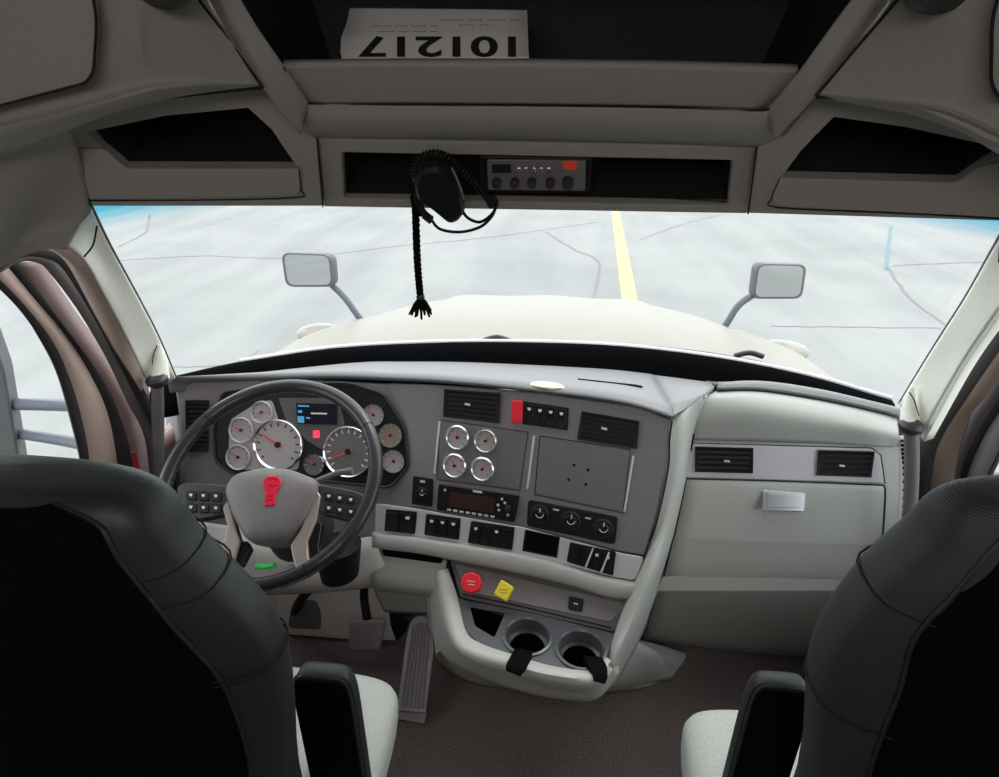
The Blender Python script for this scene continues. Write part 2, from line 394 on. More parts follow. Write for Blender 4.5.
# hood mirrors
for side, poly, arm, refl, lb in ((-1, [(281, 252), (331, 254), (334, 287), (286, 287)], [(331, 284), (345, 298), (358, 316)], None, 'left'),
                                  (1, [(757, 263), (807, 264), (802, 299), (752, 299)], [(754, 294), (738, 306), (725, 326)], None, 'right')):
    Y = 2.75
    m = empty('hood_mirror', PY(*arm[-1], Y), 'grey framed hood mirror on %s front fender' % lb, 'mirror', 'hood mirrors')
    pl = Plane(PY(*poly[0], Y), V((side*0.12, -1, 0.05)))
    pp = rp(poly, 8)
    cx = sum(p[0] for p in pp)/len(pp); cy = sum(p[1] for p in pp)/len(pp)
    bm = bmesh.new(); f = [pl.at(*p) for p in pp]; k = pl.n
    c0 = sum(f, V())/len(f)
    ring = [[bm.verts.new(c0 + (p-c0)*s - k*h) for p in f] for s, h in ((0.97, -0.006), (1.02, 0.01), (1.0, 0.05), (0.8, 0.09), (0.4, 0.11))]
    for a, b2 in zip(ring, ring[1:]):
        for i in range(len(a)): bm.faces.new((a[i], a[(i+1) % len(a)], b2[(i+1) % len(a)], b2[i]))
    bm.faces.new(ring[-1]); bm.faces.new(list(reversed(ring[0])))
    link('mirror_housing', bm, 'mirror_shell', m)
    g = slab('mirror_glass', pl, [(cx+(x-cx)*0.9, cy+(y-cy)*0.88) for x, y in pp], 0.003, 'mirror_glass', m, off=0.0065, bevel=0)
    tube('mirror_arm', [PY(*p, Y+0.03) for p in arm] + [PY(*arm[-1], Y+0.03) - V((-0.03*side*-1, 0, 0.12))], [0.016]*30, 'arm_grey', m, per=6) if False else \
        tube('mirror_arm', [PY(*p, Y+0.03) for p in arm] + [PY(*arm[-1], Y+0.03) + V((-side*0.05, 0.02, -0.09))], 0.016, 'arm_grey', m, per=6)

# --- side mirrors outside the doors ---
mm = empty('side_mirror', (-1.35, 1.25, 0.9), 'large grey side mirror on two tube arms outside left door window', 'mirror', 'door mirrors')
XL = -1.30
head = [(-60, 250), (-8, 318), (8, 392), (22, 480), (-60, 480)]
pl = Plane(PX(0, 400, -1.5), V((0.5, -1, 0.0)))
slab('mirror_housing', pl, rp([(-60, 300), (-14, 320), (4, 370), (26, 500), (-60, 500)], 6), 0.07, 'mirror_shell', mm, bevel=0.012, off=-0.03)
tube('mirror_arm', [pl.at(14, 404, 0.0), PX(60, 405, -1.28), PX(90, 406, -1.10)], 0.017, 'arm_grey', mm, per=6, seg=14)
tube('mirror_arm', [pl.at(22, 434, 0.0), PX(60, 440, -1.28), PX(95, 447, -1.10)], 0.015, 'arm_grey', mm, per=6, seg=14)
mm = empty('side_mirror', (1.35, 1.3, 0.9), 'grey side mirror arm seen through the right door window', 'mirror', 'door mirrors')
tube('mirror_arm', [PX(975, 448, 1.12), PX(999, 444, 1.25), PX(1040, 438, 1.4)], 0.018, 'arm_grey', mm, per=6, seg=14)
tube('mirror_arm', [PX(975, 478, 1.12), PX(999, 478, 1.25), PX(1040, 476, 1.4)], 0.016, 'arm_grey', mm, per=6, seg=14)
slab('mirror_housing', Plane(PX(1050, 440, 1.42), V((-0.5, -1, 0))), rp([(1035, 380), (1090, 360), (1090, 520), (1030, 520)], 6), 0.07, 'mirror_shell', mm, bevel=0.012)

# ================= WINDSCREEN =================
TX = [(70, 196, 0.93), (160, 196, 0.98), (260, 196, 1.03), (400, 198, 1.06), (535, 198, 1.07), (670, 198, 1.06), (800, 203, 1.03), (910, 207, 0.98), (1020, 212, 0.93)]
top3 = [PY(*p) for p in TX]
mid = [(a+b)/2 + V((0, 0.03, 0.015)) for a, b in zip(top3, base3)]
o = surf('window_1', [top3, mid, base3], 'windscreen', None, nu=4, nv=4, thick=0.0)
tag(o, 'wide clear windscreen above the dashboard', 'window', kind='structure')

# ================= A PILLARS AND DOORS =================
def side_cab(side):
    """pillar, weatherstrips, door frame bands and door window, measured on the side planes"""
    L = side < 0
    tr = empty('trim_1' if L else 'trim_2', (side*0.95, 1.1, 0.9), 'pale grey windscreen pillar trim at %s of cab' % ('left' if L else 'right'), 'pillar', kind='structure')
    if L:
        e_glass = [(88, 200, .935), (110, 246, 1.03), (134, 290, 1.14), (157, 334, 1.26), (176, 378, 1.35)]
        e_ridge = [(80, 222, .94), (95, 250, 1.00), (119, 296, 1.10), (143, 346, 1.22), (163, 386, 1.31)]
        e_inner = [(62, 242, .915), (84, 259, .95), (102, 291, 1.04), (125, 334, 1.15), (149, 384, 1.26)]
        e_beige = [(50, 247, .905), (72, 264, .94), (87, 290, 1.03), (111, 336, 1.14), (150, 408, 1.26)]
    else:
        e_glass = [(1010, 218, .935), (990, 254, 1.03), (964, 300, 1.14), (932, 350, 1.26), (899, 404, 1.36)]
        e_ridge = [(1024, 228, .92), (1003, 268, .99), (976, 312, 1.09), (945, 362, 1.21), (909, 420, 1.31)]
        e_inner = [(1040, 240, .90), (1010, 292, .96), (986, 326, 1.05), (957, 370, 1.16), (920, 436, 1.27)]
        e_beige = [(1046, 250, .895), (1014, 296, .955), (990, 330, 1.045), (961, 374, 1.155), (924, 442, 1.265)]
    E = [[PY(*p) for p in e] for e in (e_glass, e_ridge, e_inner, e_beige)]
    surf('pillar_trim', E[:3], 'pillar', tr, thick=0.015)
    surf('pillar_edge', [[p + V((side*.001, 0, 0)) for p in E[2]], E[3], [p + V((side*0.03, 0.02, 0)) for p in E[3]]], 'door_tan' if L else 'pillar', tr, thick=0.004, cv=False, nv=1)
    tube('glass_seal', [p + V((side*0.004, 0.004, 0)) for p in E[0]], 0.004, 'charcoal', tr, per=5)
    # small cap panel over the grab handle top
    if L: seam([PY(84, 257, .943), PY(93, 245, .955), PY(97, 226, .955)], tr, 0.0015)
    else: seam([PY(999, 262, .97), PY(1001, 240, .95), PY(1006, 222, .94)], tr, 0.0015)
    for pp in ([(152, 374, 1.26), (153, 358, 1.24), (157, 345, 1.23)] if L else [(919, 416, 1.25), (914, 400, 1.26), (909, 392, 1.27)],):
        seam([PY(*p) for p in pp], tr, 0.0012)
    # door bands
    X = side*1.0
    d = empty('door_1' if L else 'door_2', (side*1.0, 0.9, 0.5), '%s cab door with window and dark weatherstrips' % ('left' if L else 'right'), 'door', kind='structure')
    if L:
        curves = [
            ([(0, 262), (30, 250), (58, 254), (74, 264), (89, 291), (112, 335), (137, 378), (150, 405), (158, 460), (160, 540)], -.965),
            ([(0, 270), (26, 257), (50, 260), (62, 268), (77, 290), (97, 324), (117, 361), (134, 394), (151, 425), (156, 500)], -.98),
            ([(-4, 276), (20, 262), (40, 264), (52, 276), (72, 302), (90, 330), (107, 360), (127, 402), (145, 440), (153, 510)], -1.0),
        ]
        bands = [(0, 1, 'seal'), (1, 2, 'door_grey')]
        sl = {'pink_o': [(42, 262), (62, 291), (84, 323), (108, 352), (131, 396), (150, 436), (158, 510)],
              'pink_i': [(18, 262), (50, 307), (80, 347), (104, 381), (118, 411), (131, 454), (138, 510)],
              'drk_i':  [(4, 262), (33, 297), (67, 337), (90, 374), (107, 411), (116, 454), (122, 510)],
              'tan_i':  [(-22, 258), (20, 300), (50, 337), (67, 371), (80, 411), (89, 456), (94, 510)],
              'sea_i':  [(-30, 262), (16, 306), (43, 344), (59, 377), (72, 421), (81, 462), (86, 510)]}
        Xs = {'pink_o': -1.03, 'pink_i': -1.04, 'drk_i': -1.05, 'tan_i': -1.045, 'sea_i': -1.055}
    else:
        curves = [
            ([(1050, 250), (1014, 290), (990, 326), (960, 370), (922, 438), (914, 480), (912, 560)], .965),
            ([(1056, 262), (1024, 305), (1003, 345), (974, 388), (943, 436), (933, 470), (926, 560)], .98),
            ([(1062, 275), (1034, 318), (1012, 356), (988, 394), (968, 420), (953, 470), (944, 560)], 1.0),
        ]
        bands = [(0, 1, 'seal'), (1, 2, 'door_brown')]
        sl = {'pink_o': [(1028, 318), (1004, 356), (980, 394), (962, 420), (948, 474), (940, 560)],
              'pink_i': [(1040, 330), (1018, 368), (995, 404), (976, 434), (960, 478), (951, 560)],
              'drk_i':  [(1044, 338), (1022, 376), (999, 412), (981, 442), (965, 484), (956, 560)],
              'tan_i':  [(1056, 350), (1034, 392), (1012, 424), (996, 456), (982, 492), (974, 560)],
              'sea_i':  [(1060, 356), (1038, 398), (1016, 428), (1000, 460), (986, 496), (978, 560)]}
        Xs = {'pink_o': 1.03, 'pink_i': 1.04, 'drk_i': 1.05, 'tan_i': 1.045, 'sea_i': 1.055}
    C3 = [[PX(*p, x) for p in c] for c, x in curves]
    surf('door_seal', [C3[0], C3[1]], 'seal', d, thick=0.012, nv=2)
    surf('door_jamb', [C3[1], C3[2]], 'door_grey' if L else 'door_brown', d, thick=0.012, nv=2)
    S3 = {k: [PX(*p, Xs[k]) for p in v] for k, v in sl.items()}
    surf('window_frame', [S3['pink_o'], S3['pink_i']], 'door_pink' if L else 'door_grey', d, thick=0.01, nv=2)
    surf('window_channel', [S3['pink_i'], S3['drk_i']], 'seal', d, thick=0.01, nv=2)
    surf('door_trim', [S3['drk_i'], S3['tan_i']], 'door_tan' if L else 'door_grey', d, thick=0.012, nv=2)
    surf('glass_seal', [S3['tan_i'], S3['sea_i']], 'seal', d, thick=0.012, nv=2)
    bm = bmesh.new()
    for tri in ([(side*1.07, 0.2, 1.45), (side*1.07, 1.16, 1.45), (side*1.07, 1.24, 0.5), (side*1.07, 0.2, 0.5)],):
        bm.faces.new([bm.verts.new(p) for p in tri])
    w = link('window_2' if L else 'window_3', bm, 'glass', None); tag(w, '%s door window pane' % ('left' if L else 'right'), 'window', kind='structure')
    # lower door body (below the glass, behind the seat) and header above it
    box('door_body', (side*1.07, 0.55, 0.28), (0.06, 1.9, 0.86), 'door_tan' if L else 'door_grey', d, bevel=0.02)
    if L: tube('red_marker', [PX(134, 452, -.99), PX(139, 480, -.99), PX(142, 510, -.99)], 0.006, 'red_marker', d)
side_cab(-1); side_cab(1)

# walls, roof and floor of the cab
tag(box('floor', (0, 0.5, -0.02), (2.1, 2.9, 0.04), 'carpet', None, bevel=0), 'worn dark brown floor carpet', 'floor', kind='structure')
tag(box('ceiling', (0, 0.0, 1.93), (2.2, 2.0, 0.04), 'overhead', None, bevel=0), 'grey cab roof lining', 'ceiling', kind='structure')
for s, nm in ((-1, 'wall_left'), (1, 'wall_right')):
    bm = bmesh.new()
    for (y0, y1, z0, z1) in ((-1.0, 0.35, 0, 1.95), (0.35, 1.3, 1.42, 1.95)):
        bmesh.ops.create_cube(bm, size=1, matrix=Matrix.Translation((s*1.12, (y0+y1)/2, (z0+z1)/2)) @ Matrix.Diagonal((0.03, y1-y0, z1-z0, 1)))
    tag(link(nm, bm, 'overhead', None), 'grey %s side wall of cab' % ('left' if s < 0 else 'right'), 'wall', kind='structure')
tag(box('wall_back', (0, -1.0, 0.96), (2.2, 0.04, 1.95), 'overhead', None, bevel=0), 'grey rear wall of the sleeper behind the seats', 'wall', kind='structure')
# firewall behind the dashboard, floor to cowl
tag(box('wall_front', (0, 1.60, 0.37), (2.14, 0.03, 0.80), 'panel_dark', None, bevel=0), 'dark firewall behind the dashboard', 'wall', kind='structure')
tag(box('wall_front_roof', (0, 1.16, 1.70), (2.2, 0.03, 0.44), 'overhead', None, bevel=0), 'roof front above the windscreen', 'wall', kind='structure')

# ================= OVERHEAD =================
ov = empty('overhead_console', (0, 0.95, 1.5), 'grey overhead storage console above the windscreen with radio recess', 'overhead console')
plH = Plane(PY(535, 206, 1.05), PY(300, 206, 1.05) - PY(535, 206, 1.05))  # placeholder, replaced below
plH = Plane(PY(535, 206, 1.05), (PY(800, 206, 1.05)-PY(535, 206, 1.05)).cross(PY(535, 150, 1.0)-PY(535, 206, 1.05)))
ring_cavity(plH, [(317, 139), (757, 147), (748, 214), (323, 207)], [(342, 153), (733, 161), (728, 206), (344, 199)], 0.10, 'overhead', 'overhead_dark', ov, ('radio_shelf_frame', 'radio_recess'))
# storage tray: opening, lip, rolled bump
bump = [
    [PY(x, y, .86) for x, y in ((283, 66), (400, 64.5), (535, 65), (670, 67), (798, 71))],
    [PY(x, y, .885) for x, y in ((292, 84), (400, 84), (535, 85), (670, 87), (788, 90))],
    [PY(x, y, .915) for x, y in ((309, 104), (400, 104), (535, 105), (670, 107), (762, 110))]]
surf('tray_lip', bump, 'overhead', ov, thick=0.01)
seam([PY(283, 67, .86), PY(297, 90, .89), PY(310, 104.5, .914), PY(400, 105, .914), PY(535, 106, .914), PY(670, 108, .914), PY(762, 111, .914), PY(786, 92, .89), PY(798, 71, .86)], ov, 0.0014, per=3)
bump2 = [
    [PY(x, y, .912) for x, y in ((285, 98), (310, 105), (400, 106), (535, 107), (670, 109), (762, 112), (790, 103))],
    [PY(x, y, .925) for x, y in ((292, 116), (318, 121), (400, 122), (535, 123), (670, 125), (762, 128), (786, 120))],
    [PY(x, y, .965) for x, y in ((300, 128), (320, 134), (400, 135), (535, 136), (670, 139), (760, 143), (778, 134))],
    [PY(x, y, 1.02) for x, y in ((306, 134), (318, 140), (400, 141), (535, 142), (670, 145), (758, 148), (770, 140))]]
surf('console_bulge', bump2, 'overhead', ov, thick=0.01)
# beams left and right of the opening
def beam(side):
    if side < 0: o_ = [(185, -45), (225, 28), (262, 87), (300, 134)]; i_ = [(205, -70), (248, 12), (284, 66), (312, 106)]; gr = [(190, -15), (200, 1), (232, 44), (263, 88)]
    else: o_ = [(925, -45), (868, 28), (816, 96), (775, 140)]; i_ = [(905, -70), (842, 12), (798, 72), (764, 112)]; gr = [(908, -15), (896, 1), (858, 46), (816, 96)]
    Y = [.78, .83, .87, .93]
    o3 = [PY(*p, y) for p, y in zip(o_, Y)]; i3 = [PY(*p, y-.01) for p, y in zip(i_, Y)]
    m3 = [(a+b)/2 + V((0, -0.012, -0.002)) for a, b in zip(o3, i3)]
    surf('side_beam', [o3, m3, i3], 'overhead', ov, thick=0.012)
    seam([PY(*p, y) for p, y in zip(gr, (.775, .79, .83, .865))], ov, 0.002)
beam(-1); beam(1)
# dark interior of the tray
bm = bmesh.new()
F0 = [PY(x, y, Y) for x, y, Y in ((200, -75, .80), (900, -75, .80), (803, 76, .875), (278, 72, .875))]
B0 = [p + V((0, 0.22, 0)) for p in F0]; 
B0 = [V((p.x, 1.10, p.z)) for p in F0]
va = [bm.verts.new(p) for p in F0]; vb = [bm.verts.new(p) for p in B0]
for i in range(4): bm.faces.new((va[i], va[(i+1) % 4], vb[(i+1) % 4], vb[i]))
bm.faces.new(vb)
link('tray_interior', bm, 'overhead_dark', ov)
tube('opening_top_edge', [PY(185, -12, .74), PY(300, 1, .77), PY(535, -6, .78), PY(760, 2, .77), PY(900, -14, .74)], 0.012, 'overhead', ov, per=6) if False else None

def corner(side):
    L = side < 0; sd = 'left' if L else 'right'
    c = empty('side_storage_shelf', (side*0.6, 0.9, 1.45), 'grey open storage pocket above the %s end of the windscreen' % sd, 'storage shelf', 'corner storage pockets')
    if L:
        outer = [(70, 128), (150, 101), (263, 88), (292, 122), (317, 140), (323, 206), (200, 206), (92, 206)]
        inner = [(88, 132), (165, 116), (248, 108), (272, 130), (284, 148), (298, 168), (126, 168), (102, 148)]
        traym = [(76, 150), (104, 149), (126, 169), (299, 169), (301, 190), (296, 196.5), (90, 200)]
        P0, P1, P2 = PY(92, 206, .93), PY(323, 206, 1.03), PY(263, 88, .93)
    else:
        outer = [(1040, 150), (900, 112), (817, 97), (785, 135), (757, 147), (748, 213), (880, 217), (1040, 222)]
        inner = [(1010, 150), (905, 127), (834, 117), (815, 136), (800, 152), (781, 178), (957, 183), (982, 166)]
        traym = [(1010, 162), (982, 166), (957, 183), (780, 178), (771, 198), (777, 206.5), (1010, 218)]
        P0, P1, P2 = PY(1000, 220, .93), PY(748, 213, 1.03), PY(817, 97, .93)
    pl = Plane(P0, (P1-P0).cross(P2-P0))
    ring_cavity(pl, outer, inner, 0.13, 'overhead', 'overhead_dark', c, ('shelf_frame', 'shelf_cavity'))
    slab('shelf_lip', pl, rp(traym, [2, 6, 6, 2, 6, 6, 2]), 0.006, 'overhead', c, bevel=0.003, seg=3)
    g = [(90, 200.5), (200, 200), (297, 197.5), (301, 190), (299, 170)] if L else [(1010, 219), (900, 213), (778, 207.5), (772, 198), (780, 179)]
    seam([pl.at(*p, 0.005) for p in g], c, 0.0013, per=3)
    g = [(68, 128), (76, 160), (91, 206)] if L else [(1040, 150), (1020, 190), (1000, 222)]
    seam([pl.at(*p, 0.001) for p in g], c, 0.0016)
    g = [(317, 140), (323, 207)] if L else [(757, 147), (748, 214)]
    seam([pl.at(*p, 0.001) for p in g], ov, 0.0014)
    # upper side panel with its rolled lower lip
    u = empty('upper_side_panel', (side*0.6, 0.75, 1.6), 'grey upper side panel with closed cover at the top %s corner' % sd, 'trim panel', 'upper side panels')
    if L:
        rows = [[(-60, -60, .66), (60, -60, .68), (120, -60, .70), (150, -60, .715), (175, -60, .75), (198, -60, .785)],
                [(-60, 0, .68), (60, 0, .70), (125, 0, .72), (150, 0, .735), (180, 0, .765), (207, 0, .80)],
                [(-60, 60, .70), (60, 55, .72), (132, 50, .74), (152, 48, .755), (196, 47, .79), (238, 46, .835)],
                [(-60, 128, .72), (40, 108, .735), (130, 84, .755), (160, 78, .77), (212, 78, .815), (264, 80, .868)],
                [(-60, 142, .715), (40, 122, .73), (130, 98, .75), (162, 90, .768), (213, 85, .817), (265, 85, .872)],
                [(-60, 172, .76), (40, 142, .78), (100, 118, .80), (170, 99, .83), (215, 92, .852), (265, 88, .885)]]
    else:
        rows = [[(1110, -60, .66), (1010, -60, .68), (980, -60, .70), (950, -60, .715), (925, -60, .75), (902, -60, .785)],
                [(1110, 0, .68), (1010, 0, .70), (972, 0, .72), (945, 0, .735), (918, 0, .765), (891, 0, .80)],
                [(1110, 70, .70), (1010, 64, .72), (965, 56, .74), (940, 52, .755), (897, 50, .79), (853, 48, .835)],
                [(1110, 155, .72), (1010, 128, .735), (965, 108, .755), (930, 98, .77), (874, 92, .815), (815, 88, .868)],
                [(1110, 170, .715), (1010, 140, .73), (965, 120, .75), (930, 108, .768), (872, 100, .817), (814, 94, .872)],
                [(1110, 200, .76), (1010, 160, .78), (960, 132, .80), (900, 112, .83), (860, 105, .852), (814, 97, .885)]]
    surf('panel_surface', [[PY(*p) for p in r] for r in rows], 'overhead', u, thick=0.01)
    # speaker style cover plate on the outer corner
    cv = [(-40, -30), (88, -30), (97, 20), (93.5, 72), (86, 83), (-40, 116)] if L else [(1060, -10), (1000, -10), (992, 20), (991, 80), (997, 97), (1060, 108)]
    cY = (lambda x, y: 0.70 + (x+60)/120*0.02 + y/60*0.019 - 0.02) if L else (lambda x, y: 0.70 + (1110-x)/100*0.02 + (y-70)/60*0.018 - 0.012)
    pc = Plane(PY(60, 50, .712) if L else PY(1010, 60, .712), (PY(60, 100, .727)-PY(60, 0, .695)).cross(PY(90, 50, .722)-PY(0, 50, .703)) if L else (PY(1010, 120, .727)-PY(1010, 0, .695)).cross(PY(995, 60, .722)-PY(1050, 60, .71)))
    r2 = rp(cv, [2, 8, 14, 6, 8, 2])
    s = slab('cover_plate', pc, r2, 0.010, 'overhead', u, bevel=0.003)
    tube('cover_gap', [pc.at(*p, 0.0105) for p in r2], 0.0016, 'seam', u, seg=6, closed=True)
    g = [(126, 105, .80), (180, 96, .835), (262, 88, .872)] if L else [(873, 104, .845), (840, 98, .86), (816, 97, .872)]
    seam([PY(*p) for p in g], u, 0.002)
    # header over the door running into the windscreen pillar
    dh = empty('door_header', (side*0.85, 0.85, 1.4), 'grey trim panel over the %s door meeting the windscreen pillar' % sd, 'trim panel', 'door header panels')
    if L:
        rows = [[(-60, 172, .76), (0, 152, .775), (40, 142, .79), (70, 128, .815)],
                [(-60, 188, .78), (0, 163, .81), (40, 150, .83), (76, 142, .86)],
                [(-60, 215, .77), (0, 205, .82), (45, 190, .87), (84, 172, .90)],
                [(-60, 250, .78), (-10, 242, .82), (32, 225, .89), (92, 207, .93)],
                [(-60, 280, .82), (-6, 262, .87), (28, 243, .89), (80, 224, .925)],
                [(-60, 292, .84), (-4, 270, .885), (30, 254, .90), (60, 247, .905)]]
    else:
        rows = [[(1120, 200, .76), (1060, 178, .775), (1040, 165, .79), (1030, 152, .80)],
                [(1120, 215, .78), (1060, 195, .81), (1045, 180, .83), (1030, 165, .86)],
                [(1120, 240, .78), (1065, 225, .84), (1045, 205, .87), (1020, 190, .90)],
                [(1120, 270, .80), (1080, 255, .84), (1050, 240, .885), (1005, 220, .93)]]
    surf('header_surface', [[PY(*p) for p in r] for r in rows], 'overhead', dh, thick=0.012)
corner(-1); corner(1)
# dome lamps at the top edge
for x, lb in ((155, 'left'), (950, 'right')):
    p = PY(x, -26, .72)
    o = lathe('dome_lamp', [(0, 0.016), (0.02, 0.014), (0.034, 0.006), (0.038, -0.004), (0.038, -0.03)], p, V((0, -0.75, -0.5)), 'charcoal', None)
    tag(o, 'small round lamp on the %s upper panel at the top edge' % lb, 'lamp', 'dome lamps')

# paper sheet leaning in the tray
ps = empty('paper_sheet', PY(434, 58, .90), 'white printed paper with large number lying in overhead tray', 'paper')
L_, R_ = [(350, 7), (347, 22), (341, 38), (340.5, 52), (342, 60)], [(527, 9), (527.5, 22), (528, 36), (528.5, 50), (529, 58)]
Yp = [1.02, .97, .925, .895, .885]
def lin1(P, y):
    for a, b in zip(P, P[1:]):
        if y <= b[1]: break
    f = (y-a[1])/(b[1]-a[1]); return a[0]*(1-f)+b[0]*f
YP = [(1.0, 5), (.935, 34), (.885, 62)]
def on_paper(x, y): return lin1([(a, b) for a, b in YP], y)
rows = []
for k in range(27):
    yl = 7+k*53/26; yr = 9+k*49/26; xl = lin1(L_, yl); xr = lin1(R_, yr)
    rows.append([PY(xl*(1-t)+xr*t, yl*(1-t)+yr*t, on_paper(0, yl*(1-t)+yr*t)) for t in (0, .2, .4, .6, .8, 1)])
surf('sheet', rows, 'paper', ps, thick=0.0006, nu=1, nv=1)
def paper_text(s, cx, cy, hpx, wpx, m, bold=0):
    p = PY(cx, cy, on_paper(cx, cy)); q = PY(cx, cy-4, on_paper(cx, cy-4)); dn = (p-q).normalized()   # text up points down the sheet
    yv = dn; xv = V((-1, 0, 0)); xv = (xv - yv*xv.dot(yv)).normalized(); zv = xv.cross(yv)
    if zv.dot(CAM-p) < 0: zv = -zv
    Mx = Matrix((xv, yv, xv.cross(yv))).transposed()
    top = PY(cx, cy+hpx/2, on_paper(cx, cy+hpx/2)); bot = PY(cx, cy-hpx/2, on_paper(cx, cy-hpx/2)); size = (top-bot).length/0.70
    wid = (PY(cx+wpx/2, cy, p.y)-PY(cx-wpx/2, cy, p.y)).length
    o = text('printed_text', s, size, Mx, p + zv*0.0018, m, ps, bold=bold, ext=0)
    bm = bmesh.new(); bm.from_mesh(o.data); bmesh.ops.triangulate(bm, faces=bm.faces)
    for _ in range(5):
        le = [e_ for e_ in bm.edges if e_.calc_length() > 0.006]
        if le: bmesh.ops.subdivide_edges(bm, edges=le, cuts=1); bmesh.ops.triangulate(bm, faces=bm.faces)
    bm.to_mesh(o.data); bm.free()
    vs = [(v.co-p) for v in o.data.vertices]; us = [d.dot(xv) for d in vs]; ws_ = [d.dot(yv) for d in vs]
    um, ur = (max(us)+min(us))/2, (max(us)-min(us)); wm, wr = (max(ws_)+min(ws_))/2, (max(ws_)-min(ws_))
    for v, u, w in zip(o.data.vertices, us, ws_):
        x = cx - (u-um)/ur*wpx; y = cy + (w-wm)/wr*hpx
        q = PY(x, y, on_paper(x, y)); v.co = q + (CAM-q).normalized()*0.002
    for e_ in (): pass
    return o
paper_text('101217', 437, 46.5, 21, 158, 'ink', bold=0.0016)
for cx, cy, w in ((480, 20, 78), (474, 25, 30), (405, 26, 66), (407, 31.5, 60)):
    paper_text('-- ---- --- -----' if w > 50 else '-- ---', cx, cy, 0.9, w, 'ink_faint')

# ================= CB RADIO, MICROPHONE, STRING =================
cb = empty('cb_radio', plH.at(535, 190, -0.03), 'silver faced cb radio in the dark overhead recess', 'radio')
slab('radio_case', plH, rp([(479, 156), (592, 158), (590, 194), (481, 193)], 2), 0.05, 'black', cb, off=-0.058, bevel=0.003)
plC = Plane(plH.p - plH.n*0.008, plH.n)
fp = slab('faceplate', plC, rp([(487, 160), (586, 161), (585, 191), (488, 190)], 1.5), 0.004, 'plate', cb, bevel=0.001)
slab('channel_display', plC, [(492, 165), (511, 165), (511, 173), (492, 173)], 0.002, 'screen', fp, off=0.004, bevel=0)
slab('signal_meter', plC, [(563, 161.5), (577, 162), (576, 170), (563, 169.5)], 0.002, 'red_display', fp, off=0.004, bevel=0)
for x in (519, 526, 534, 541, 549):
    slab('toggle_switch', plC, rp([(x-2, 168), (x+2, 168), (x+2, 173), (x-2, 173)], 1), 0.006, 'chrome', fp, off=0.004, bevel=0.0008)
for x, r in ((497, .0075), (515, .0075), (532, .0075), (550, .0075), (568, .0095)):
    kb = lathe('radio_knob', [(r, 0), (r*0.95, 0.012), (r*0.5, 0.014), (0, 0.014)], plC.at(x, 181, 0.004), plC.n, 'charcoal', fp, seg=16)
    tube('knob_marker', [plC.at(x-2.5, 188, 0.007), plC.at(x+2.5, 187, 0.007)], 0.0009, 'chrome', fp)
for (x, y) in ((374, 172), (378, 180)):
    lathe('mount_hole', [(0.003, 0), (0, 0.001)], plH.at(x, y, -0.097), plH.n, 'matte_black', ov, seg=10)
mic = empty('microphone', plH.at(440, 185, 0.02), 'black handheld radio microphone with coiled cord hanging before the overhead recess', 'microphone')
pm = Plane(plH.at(442, 185, 0.03), plH.n + V((0.1, 0, 0)))
pix = rp([(414, 172), (420, 160), (437, 156), (450, 162), (462, 184), (466, 203), (458, 213), (450, 215), (432, 200), (418, 190)], 4)
bm = bmesh.new(); f = [pm.at(*p) for p in pix]; c0 = sum(f, V())/len(f)
ring = [[bm.verts.new(c0 + (p-c0)*s + pm.n*h) for p in f] for s, h in ((0.86, 0.0), (0.97, 0.006), (1, 0.014), (0.97, 0.024), (0.85, 0.030))]
for a, b2 in zip(ring, ring[1:]):
    for i in range(len(a)): bm.faces.new((a[i], a[(i+1) % len(a)], b2[(i+1) % len(a)], b2[i]))
bm.faces.new(ring[-1]); bm.faces.new(list(reversed(ring[0])))
link('microphone_body', bm, 'black', mic)
tube('talk_button', [pm.at(416, 176, 0.016), pm.at(420, 186, 0.016), pm.at(430, 197, 0.016)], 0.006, 'charcoal', mic, per=4)
tube('hanger_clip', [pm.at(452, 168, 0.032), pm.at(459, 184, 0.033), pm.at(464, 200, 0.032)], 0.002, 'plate', mic, per=4)
# coiled cord: straight ends and a coiled stretch
def coil(path, r, turns, per=12):
    P = cat(path, 20); out = []; n = len(P); up = None
    for i in range(turns*per+1):
        s = i/(turns*per)*(n-1); k = min(int(s), n-2); p = P[k].lerp(P[k+1], s-k); t = (P[k+1]-P[k]).normalized()
        if up is None: up = t.orthogonal().normalized()
        up = (up-t*up.dot(t)).normalized(); sd = t.cross(up); a = 2*PI*i/per
        out.append(p + up*r*math.cos(a) + sd*r*math.sin(a))
    return out
cd = mic
tube('cord_loop', [pm.at(461, 209, 0.012), pm.at(468, 218, 0.014), pm.at(480, 222, 0.015), pm.at(492, 214, 0.012), pm.at(497, 203, 0.008), pm.at(493, 195, 0.004)], 0.0026, 'black', cd, per=8)
tube('cord_loop', [pm.at(430, 218, 0.01), pm.at(440, 229, 0.014), pm.at(460, 232, 0.015), pm.at(480, 227, 0.015), pm.at(492, 216, 0.012), pm.at(496, 205, 0.004)], 0.0026, 'black', cd, per=8)
tube('coiled_section', coil([pm.at(420, 188, 0.0), pm.at(418, 200, 0.004), pm.at(422, 212, 0.008), pm.at(431, 220, 0.01)], 0.0055, 14), 0.0022, 'black', cd, seg=6)
tube('coiled_section', coil([pm.at(420, 188, -0.01), pm.at(414, 172, -0.012), pm.at(422, 157, -0.016), pm.at(440, 154, -0.02), pm.at(458, 166, -0.018), pm.at(474, 182, -0.006), pm.at(486, 196, 0.004), pm.at(492, 206, 0.006)], 0.005, 40), 0.002, 'black', cd, seg=6)
bs = empty('braided_lanyard', PY(417, 206, 1.02), 'black braided lanyard with tassel hanging before the windscreen', 'lanyard')
p0 = [PY(414, 196, 1.0), PY(415.5, 208, 1.0), PY(416.5, 240, 1.0), PY(418, 270, 1.0), PY(420.5, 297, 1.0)]
bm = bmesh.new()
